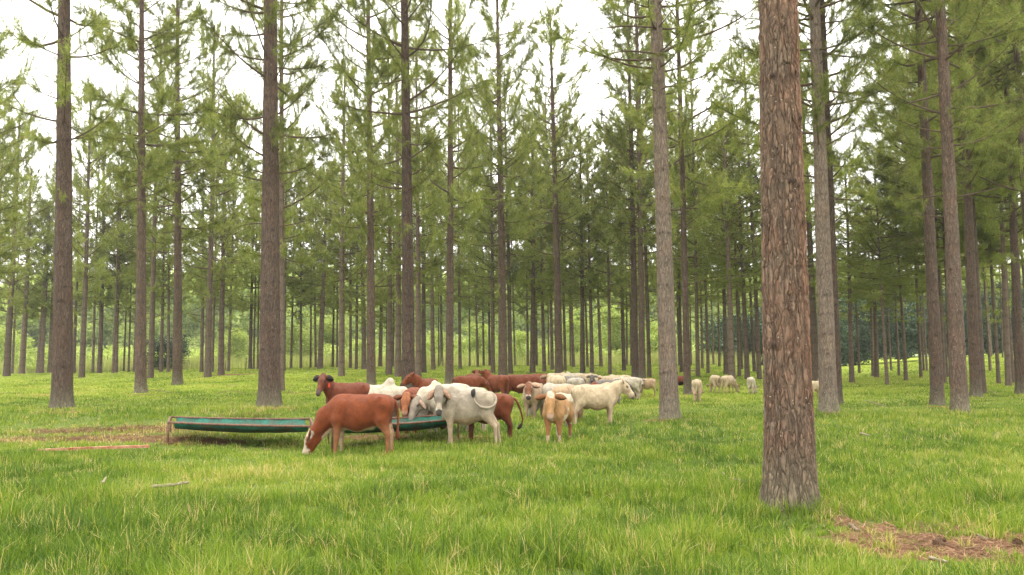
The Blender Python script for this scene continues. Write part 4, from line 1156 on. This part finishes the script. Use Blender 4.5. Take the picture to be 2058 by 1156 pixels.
log('wood_chip', [(205, 998), (213, 984)], .022, 'stick', 'small pale piece of wood standing up in the grass at front left', 'stick', z=.19)
log('fallen_twig', [(1452, 965), (1466, 978), (1500, 984)], .011, 'stick', 'thin curved pale twig in the grass left of the foreground pine', 'twig', 6, z=.12)
log('fallen_branch', [(436, 795), (452, 790), (470, 789), (492, 793)], .016, 'twig', 'thin dark curved branch on the grass behind the empty trough', 'branch', 6, ((5, .3, 2.),), z=.08)
log('fallen_branch', [(455, 778), (468, 776), (480, 776)], .02, 'stick', 'short pale broken branch on the grass behind the slender pine', 'branch', 6, z=.07)
log('fallen_branch', [(288, 790), (305, 786), (345, 793)], .022, 'twig', 'dark forked branch resting against the foot of a pine at left', 'branch', 6, ((3, .8, 1.9), (8, .5, .3)), z=.08)
log('fallen_branch', [(578, 786), (590, 796)], .014, 'twig', 'short dark twig beside the thick pine behind the empty trough', 'twig', 6, z=.08)
log('fallen_branch', [(1730, 880), (1748, 884)], .03, 'stick', 'short knobbly branch in the open grass right of the foreground pine', 'branch', 7, z=.10)
log('fallen_branch', [(1740, 809), (1760, 814), (1780, 820)], .018, 'stick', 'long thin pale branch in the grass beyond the right hand pines', 'branch', 6, ((4, .6, 1.0),), z=.07)
log('fallen_branch', [(1988, 788), (2000, 794), (2008, 800)], .018, 'stick', 'pale crooked branch right of the grey knotty pine', 'branch', 6, z=.1)
log('fallen_branch', [(1385, 747), (1400, 746)], .07, 'twig', 'dark log on the grass behind the slim pine and the scattered cattle', 'log', 7, z=.05)
log('fallen_branch', [(1240, 752), (1232, 742), (1224, 733)], .03, 'twig', 'dead branch leaning up from the grass behind the herd', 'branch', 6, ((5, .7, 2.6),), z=.1)
log('fallen_branch', [(1708, 1060), (1724, 1072)], .030, 'twig', 'chunky piece of bark on the needles by the foreground pine', 'bark', 7, z=.02)
log('fallen_branch', [(1868, 1125), (1905, 1137)], .017, 'stick', 'short brown stick at the front edge of the bare needle patch', 'stick', 7, z=.02)
log('fallen_branch', [(1950, 1075), (1985, 1088)], .018, 'stick', 'brown stick across the far edge of the bare needle patch', 'stick', 7, z=.02)

def plank():
    a = place(74, 913); b = place(300, 905); d = Vector((b.x - a.x, b.y - a.y, 0)); Ln = d.length; ang = math.atan2(d.y, d.x)
    mb = MB(); n = 24; rng = random.Random(3)
    w, h = .05, .055
    V = []
    for i in range(n):
        x = Ln * i / (n - 1)
        for sy, sz in ((-1, 0), (1, 0), (1, 1), (-1, 1)): V.append([x, sy * w + rng.gauss(0, .003), sz * h + rng.gauss(0, .003) + .01 * math.sin(x * 1.3)])
    ix = np.arange(n * 4).reshape(n, 4); nx_ = np.roll(ix, -1, 1)
    q = np.stack([ix[:-1], nx_[:-1], nx_[1:], ix[1:]], -1).reshape(-1, 4)
    q = np.concatenate([q, ix[:1][:, ::-1], ix[-1:]])
    mb.add(np.array(V), q)
    o = mobj('timber_beam', mb.mesh('timber_beam', [M['plank']], False)); o.location = (a.x, a.y, ter(a.x, a.y) + .05); o.rotation_euler = (0, 0, ang)
    tag(o, 'long reddish timber beam lying in the grass in front of the left pines', 'beam')
plank()

def cone(px, py, label):
    p = place(px, py); mb = MB(); rng = random.Random(px)
    ax = np.array([math.cos(px), math.sin(px), .15]); ax /= np.linalg.norm(ax); s1 = np.cross(ax, [0, 0, 1.]); s1 /= np.linalg.norm(s1); s2 = np.cross(ax, s1)
    t = np.linspace(0, 1, 8); mb.tube(np.outer(t, ax) * .09, .030 * np.sin(t * math.pi * .9 + .2), 9)
    for k in range(70):
        u = k / 70; th = k * 2.4; r = .034 * math.sin(u * math.pi * .85 + .3)
        rd = s1 * math.cos(th) + s2 * math.sin(th); c0 = ax * .09 * u + rd * r * .7; tn = np.cross(ax, rd)
        e = ax * (.09 * u + .012) + rd * (r + .010)
        mb.add(np.stack([c0 + tn * .008, c0 - tn * .008, e - tn * .005, e + tn * .005, e + ax * .004]), np.array([[0, 1, 2, 3]]), np.array([[3, 2, 4]]))
    o = mobj('pine_cone', mb.mesh('pine_cone', [M['cone']], False)); o.location = (p.x, p.y, p.z + .03); o.scale = (1.2,) * 3
    tag(o, label, 'pine cone', 'pine cones on the needle patch')
cone(1878, 1094, 'dark pine cone in the middle of the bare needle patch')
cone(1900, 1103, 'pine cone right beside another, nearer the front of the needle patch')
cone(2052, 1100, 'pine cone at the extreme right edge of the needle patch')

def stake(px, py, hh, label):
    p = place(px, py); mb = MB(); mb.tube(np.array([[0, 0, -.1], [.01, 0, hh * .5], [.03 * hh, .02, hh]]), [.06, .055, .045], 8)
    o = mobj('fence_post', mb.mesh('fence_post', [M['twig']])); o.location = p
    tag(o, label, 'fence post', 'old fence posts at the pasture edge')
stake(453, 744, 1.0, 'leaning fence post just right of the dark pine at the pasture edge, left one')
stake(494, 744, 1.2, 'short brown fence post standing alone in the pale weeds at the pasture edge')
# ------------------------------------------------------------------ background vegetation
def leaf_cloud(rng, centers, radii, nper, size, flat=.8):
    """leaf quads spread in ellipsoid clumps -> verts"""
    Vs = []
    for c, r in zip(centers, radii):
        n = int(nper * (r[0] * r[1] * r[2]) ** (2 / 3.) * 1.0) + 8
        q = rng.normal(0, 1, (n, 3)); q /= np.linalg.norm(q, axis=1)[:, None]
        q *= rng.uniform(.35, 1.05, (n, 1)) ** .6
        p = np.array(c) + q * np.array(r)
        Vs.append(p)
    P = np.concatenate(Vs); n = len(P)
    a = rng.normal(0, 1, (n, 3)); a /= np.linalg.norm(a, axis=1)[:, None]
    b = np.cross(a, rng.normal(0, 1, (n, 3))); b /= np.linalg.norm(b, axis=1)[:, None]
    s = size * rng.uniform(.6, 1.4, (n, 1))
    v = np.stack([P - a * s, P + b * s * .45, P + a * s, P - b * s * .45], 1).reshape(-1, 3)
    return v

def shrub_mesh(name, seed, Hs, Rr, mat, size, nper, trunk_h=0.):
    rng = np.random.default_rng(seed)
    k = 16 + int(Hs * 2); cs = []; rs = []
    for i in range(k):
        z = rng.uniform(.12 if trunk_h == 0 else trunk_h / Hs, .92); a = rng.uniform(0, 6.28); rr_ = Rr * math.sin(min(.97, z * .75 + .25) * math.pi) ** .5 * rng.uniform(.1, .95)
        cs.append((rr_ * math.cos(a), rr_ * math.sin(a), z * Hs)); q = Hs * rng.uniform(.08, .2); rs.append((q * 1.3, q * 1.3, q))
    v = leaf_cloud(rng, cs, rs, nper, size)
    return np_mesh(name, v, [np.arange(len(v)).reshape(-1, 4)], [M[mat]], smooth=False), cs

def shrub(px, Y, Hs, Rr, mat, label, kind='shrub', seed=0, size=.10, nper=230):
    d = ray(px, 720); x = d.x * Y; z = ter(x, Y)
    tree = kind == 'broadleaf_tree'
    root = empty(kind, (x, Y, z)); tag(root, label, kind.replace('_', ' '), 'bushes and trees beyond the pasture')
    me, cs = shrub_mesh('foliage', seed, Hs, Rr, mat, size, nper, Hs * .25 if tree else 0.)
    mobj('foliage', me, root)
    mb = MB(); rng = random.Random(seed)
    mb.tube(np.array([[0, 0, -.1], [.05, 0, Hs * .35], [.1, .1, Hs * .75]]), [.05 * Hs ** .6, .035 * Hs ** .6, .015], 7)
    for c in cs[:7]:
        mb.tube(np.array([[.05, 0, Hs * rng.uniform(.15, .4)], [c[0] * .5, c[1] * .5, c[2] * .75], [c[0], c[1], c[2]]]), [.03, .02, .01], 5)
    mobj('stem', mb.mesh('stem', [M['wood']]), root)

BG = [
 (350, 99, 5.2, 2.6, 'bushdark', 'dark green rounded bush between two pines behind the empty trough', 'shrub'),
 (320, 98, 3.0, 2.0, 'bushdark', 'smaller dark bush touching the big dark bush on its left', 'shrub'),
 (470, 108, 5.0, 3.0, 'bush', 'bright yellow green bush above the old fence posts', 'shrub'),
 (588, 112, 6.0, 3.0, 'bush', 'rounded lime green bush just right of the thick pine', 'shrub'),
 (655, 118, 7.5, 3.5, 'bush', 'lime green small tree behind the pines above the dark red cow', 'broadleaf_tree'),
 (730, 112, 4.0, 3.0, 'bush', 'low pale green shrub above the white hump', 'shrub'),
 (120, 110, 5.0, 3.5, 'bush', 'pale green bush right of the tall dark pine at far left', 'shrub'),
 (10, 108, 6.0, 3.5, 'bush', 'pale green bush at the extreme left edge', 'shrub'),
 (215, 108, 3.5, 3.0, 'bush', 'low light green shrub between thin pines at left', 'shrub'),
 (880, 114, 5.0, 3.2, 'bush', 'light green shrub behind the herd, left of the many branched pine', 'shrub'),
 (960, 116, 6.5, 3.4, 'bush', 'light green small tree behind the reddish pine', 'broadleaf_tree'),
 (1050, 110, 4.5, 3.0, 'bush', 'low green shrub above the large deep red cow', 'shrub'),
 (1160, 118, 7.0, 3.6, 'bush', 'pale green small tree right of the darkest straight pine', 'broadleaf_tree'),
 (1240, 114, 8.0, 3.6, 'bush', 'bright green small tree left of the close pair of pines', 'broadleaf_tree'),
 (1318, 112, 6.0, 3.2, 'bush', 'green bush left of the pale pine in open grass', 'shrub'),
]
for i, (px, Y, hs, rr_, mt, lab, kd) in enumerate(BG):
    shrub(px, Y, hs, rr_, mt, lab, kd, 500 + i, .11 if mt == 'bushdark' else .13)

def scrub():
    rng = np.random.default_rng(77); cs = []; rs = []
    for k in range(520):
        u = rng.uniform(-.85, .26); Y = rng.uniform(104, 190); x = u * Y; z = ter(x, Y)
        hh = rng.uniform(.8, 2.6) * (1 + (Y - 104) / 45)
        for j in range(3):
            cs.append((x + rng.normal(0, 1.2), Y + rng.normal(0, 1.), z + hh * rng.uniform(.2, .8))); q = hh * rng.uniform(.3, .55); rs.append((q * 1.7, q * 1.5, q))
    v = leaf_cloud(rng, cs, rs, 60, .24)
    me = np_mesh('scrub', v, [np.arange(len(v)).reshape(-1, 4)], [M['bush']], smooth=False)
    tag(mobj('scrub', me), 'light green scrub thicket filling the valley beyond the pines', 'scrub', kind='stuff')
scrub()
def tall_grass():
    n = 60000; u = RNG.uniform(-.8, .30, n); Y = RNG.uniform(98, 116, n); X = u * Y
    k = RNG.random(n) < sm((fbm(X * .12, Y * .12, 61) - .25) / .3); X = X[k]; Y = Y[k]; n = len(X)
    P = np.stack([X, Y, terrain(X, Y)], -1)
    v, f, t = blades(P, RNG.uniform(.6, 2.1, n), np.full(n, .07), np.abs(RNG.normal(.15, .2, n)), RNG.uniform(0, 6.28, n), RNG.random(n), True)
    me = np_mesh('tall_grass', v, f, [M['palegrass']], smooth=False)
    tag(mobj('tall_grass', me), 'pale tall grass band where the pasture meets the scrub', 'grass', kind='stuff')
tall_grass()
def distant_forest():
    rng = np.random.default_rng(78); cs = []; rs = []
    for k in range(900):
        u = rng.uniform(.235, .80); Y = rng.uniform(106, 126); x = u * Y; z = ter(x, min(Y, 100))
        hh = rng.uniform(.2, 8.5 if u > .3 else 6.0)
        cs.append((x, Y, z + hh)); q = rng.uniform(.8, 1.5); rs.append((q * 1.3, q * 1.2, q))
    v = leaf_cloud(rng, cs, rs, 130, .18)
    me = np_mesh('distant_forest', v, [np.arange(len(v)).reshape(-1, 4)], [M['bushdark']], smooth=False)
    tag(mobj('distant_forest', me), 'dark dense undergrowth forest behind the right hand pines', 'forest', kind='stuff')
    # far treeline on the valley's other side
    cs = []; rs = []
    for k in range(1500):
        u = rng.uniform(-.85, .9); Y = rng.uniform(190, 300); x = u * Y
        z = -2 + (Y - 190) * .06; hh = rng.uniform(1, 24)
        cs.append((x, Y, z + hh)); q = rng.uniform(2.2, 4.2); rs.append((q * 1.4, q * 1.3, q))
    v = leaf_cloud(rng, cs, rs, 40, .6)
    me = np_mesh('valley_wood', v, [np.arange(len(v)).reshape(-1, 4)], [M['bush']], smooth=False)
    tag(mobj('valley_wood', me), 'hazy green woodland across the valley behind all the pines', 'wood', kind='stuff')
distant_forest()
grass(); litter()
# ------------------------------------------------------------------ light
EXPOSURE = 1.22; DN = True; HAZE = .0003
w = bpy.data.worlds.new("World"); scene.world = w; w.use_nodes = True
nt = w.node_tree; nt.nodes.clear()
wo = nt.nodes.new('ShaderNodeOutputWorld'); bg = nt.nodes.new('ShaderNodeBackground')
sky = nt.nodes.new('ShaderNodeTexSky'); sky.sky_type = 'NISHITA'; sky.sun_disc = False
SUN_EL, SUN_AZ = R(58), R(20)
sky.sun_elevation = SUN_EL; sky.sun_rotation = SUN_AZ
tc = N(nt, 'ShaderNodeTexCoord'); cl = noise(nt, 2.2, 5, .55, tc.outputs['Generated'])
cloud = ramp(nt, cl.outputs[0], [(.3, (10.6, 10.2, 9.5)), (.7, (12.8, 12.5, 11.8))])
sp = N(nt, 'ShaderNodeSeparateXYZ'); L(nt, tc.outputs['Generated'], sp.inputs[0])
gr = mathn(nt, 'MULTIPLY_ADD', sp.outputs[2], .75, .68)   # an overcast sky is brighter overhead
cloud = mixc(nt, 1., cloud, gr, 'MULTIPLY')
L(nt, mixc(nt, .9, sky.outputs[0], cloud), bg.inputs[0]); bg.inputs[1].default_value = .15
L(nt, bg.outputs[0], wo.inputs[0])
sl = bpy.data.lights.new('sun', 'SUN'); so = link(bpy.data.objects.new('sun', sl))
sl.energy = 1.2; sl.angle = R(25); sl.color = (1, .96, .9)
# direction towards the sun: azimuth measured clockwise from +Y
sd = Vector((math.sin(SUN_AZ) * math.cos(SUN_EL), math.cos(SUN_AZ) * math.cos(SUN_EL), math.sin(SUN_EL)))
so.rotation_euler = sd.to_track_quat('Z', 'Y').to_euler()
scene.view_settings.view_transform = 'Standard'; scene.view_settings.look = 'None'
scene.view_settings.exposure = EXPOSURE; scene.view_settings.gamma = 1
scene.render.engine = 'CYCLES'
scene.cycles.max_bounces = 6; scene.cycles.diffuse_bounces = 4; scene.cycles.glossy_bounces = 2
scene.cycles.transmission_bounces = 4; scene.cycles.transparent_max_bounces = 8
scene.cycles.use_denoising = DN
if HAZE:
    hm, hnt, hout = new_mat('haze_air')
    pv = hnt.nodes.new('ShaderNodeVolumePrincipled'); pv.inputs['Density'].default_value = HAZE
    pv.inputs['Color'].default_value = (.95, .97, 1, 1); pv.inputs['Anisotropy'].default_value = .2
    L(hnt, pv.outputs[0], hout.inputs['Volume'])
    mb = MB(); lo = np.array([-3200., -100., -12.]); hi = np.array([3200., 3300., 130.])
    mb.add(np.array([[(lo, hi)[i][0], (lo, hi)[j][1], (lo, hi)[k][2]] for i in (0, 1) for j in (0, 1) for k in (0, 1)]), np.array([[0, 1, 3, 2], [4, 6, 7, 5], [0, 4, 5, 1], [2, 3, 7, 6], [0, 2, 6, 4], [1, 5, 7, 3]]))
    tag(mobj('haze', mb.mesh('haze', [hm], False)), kind='stuff')
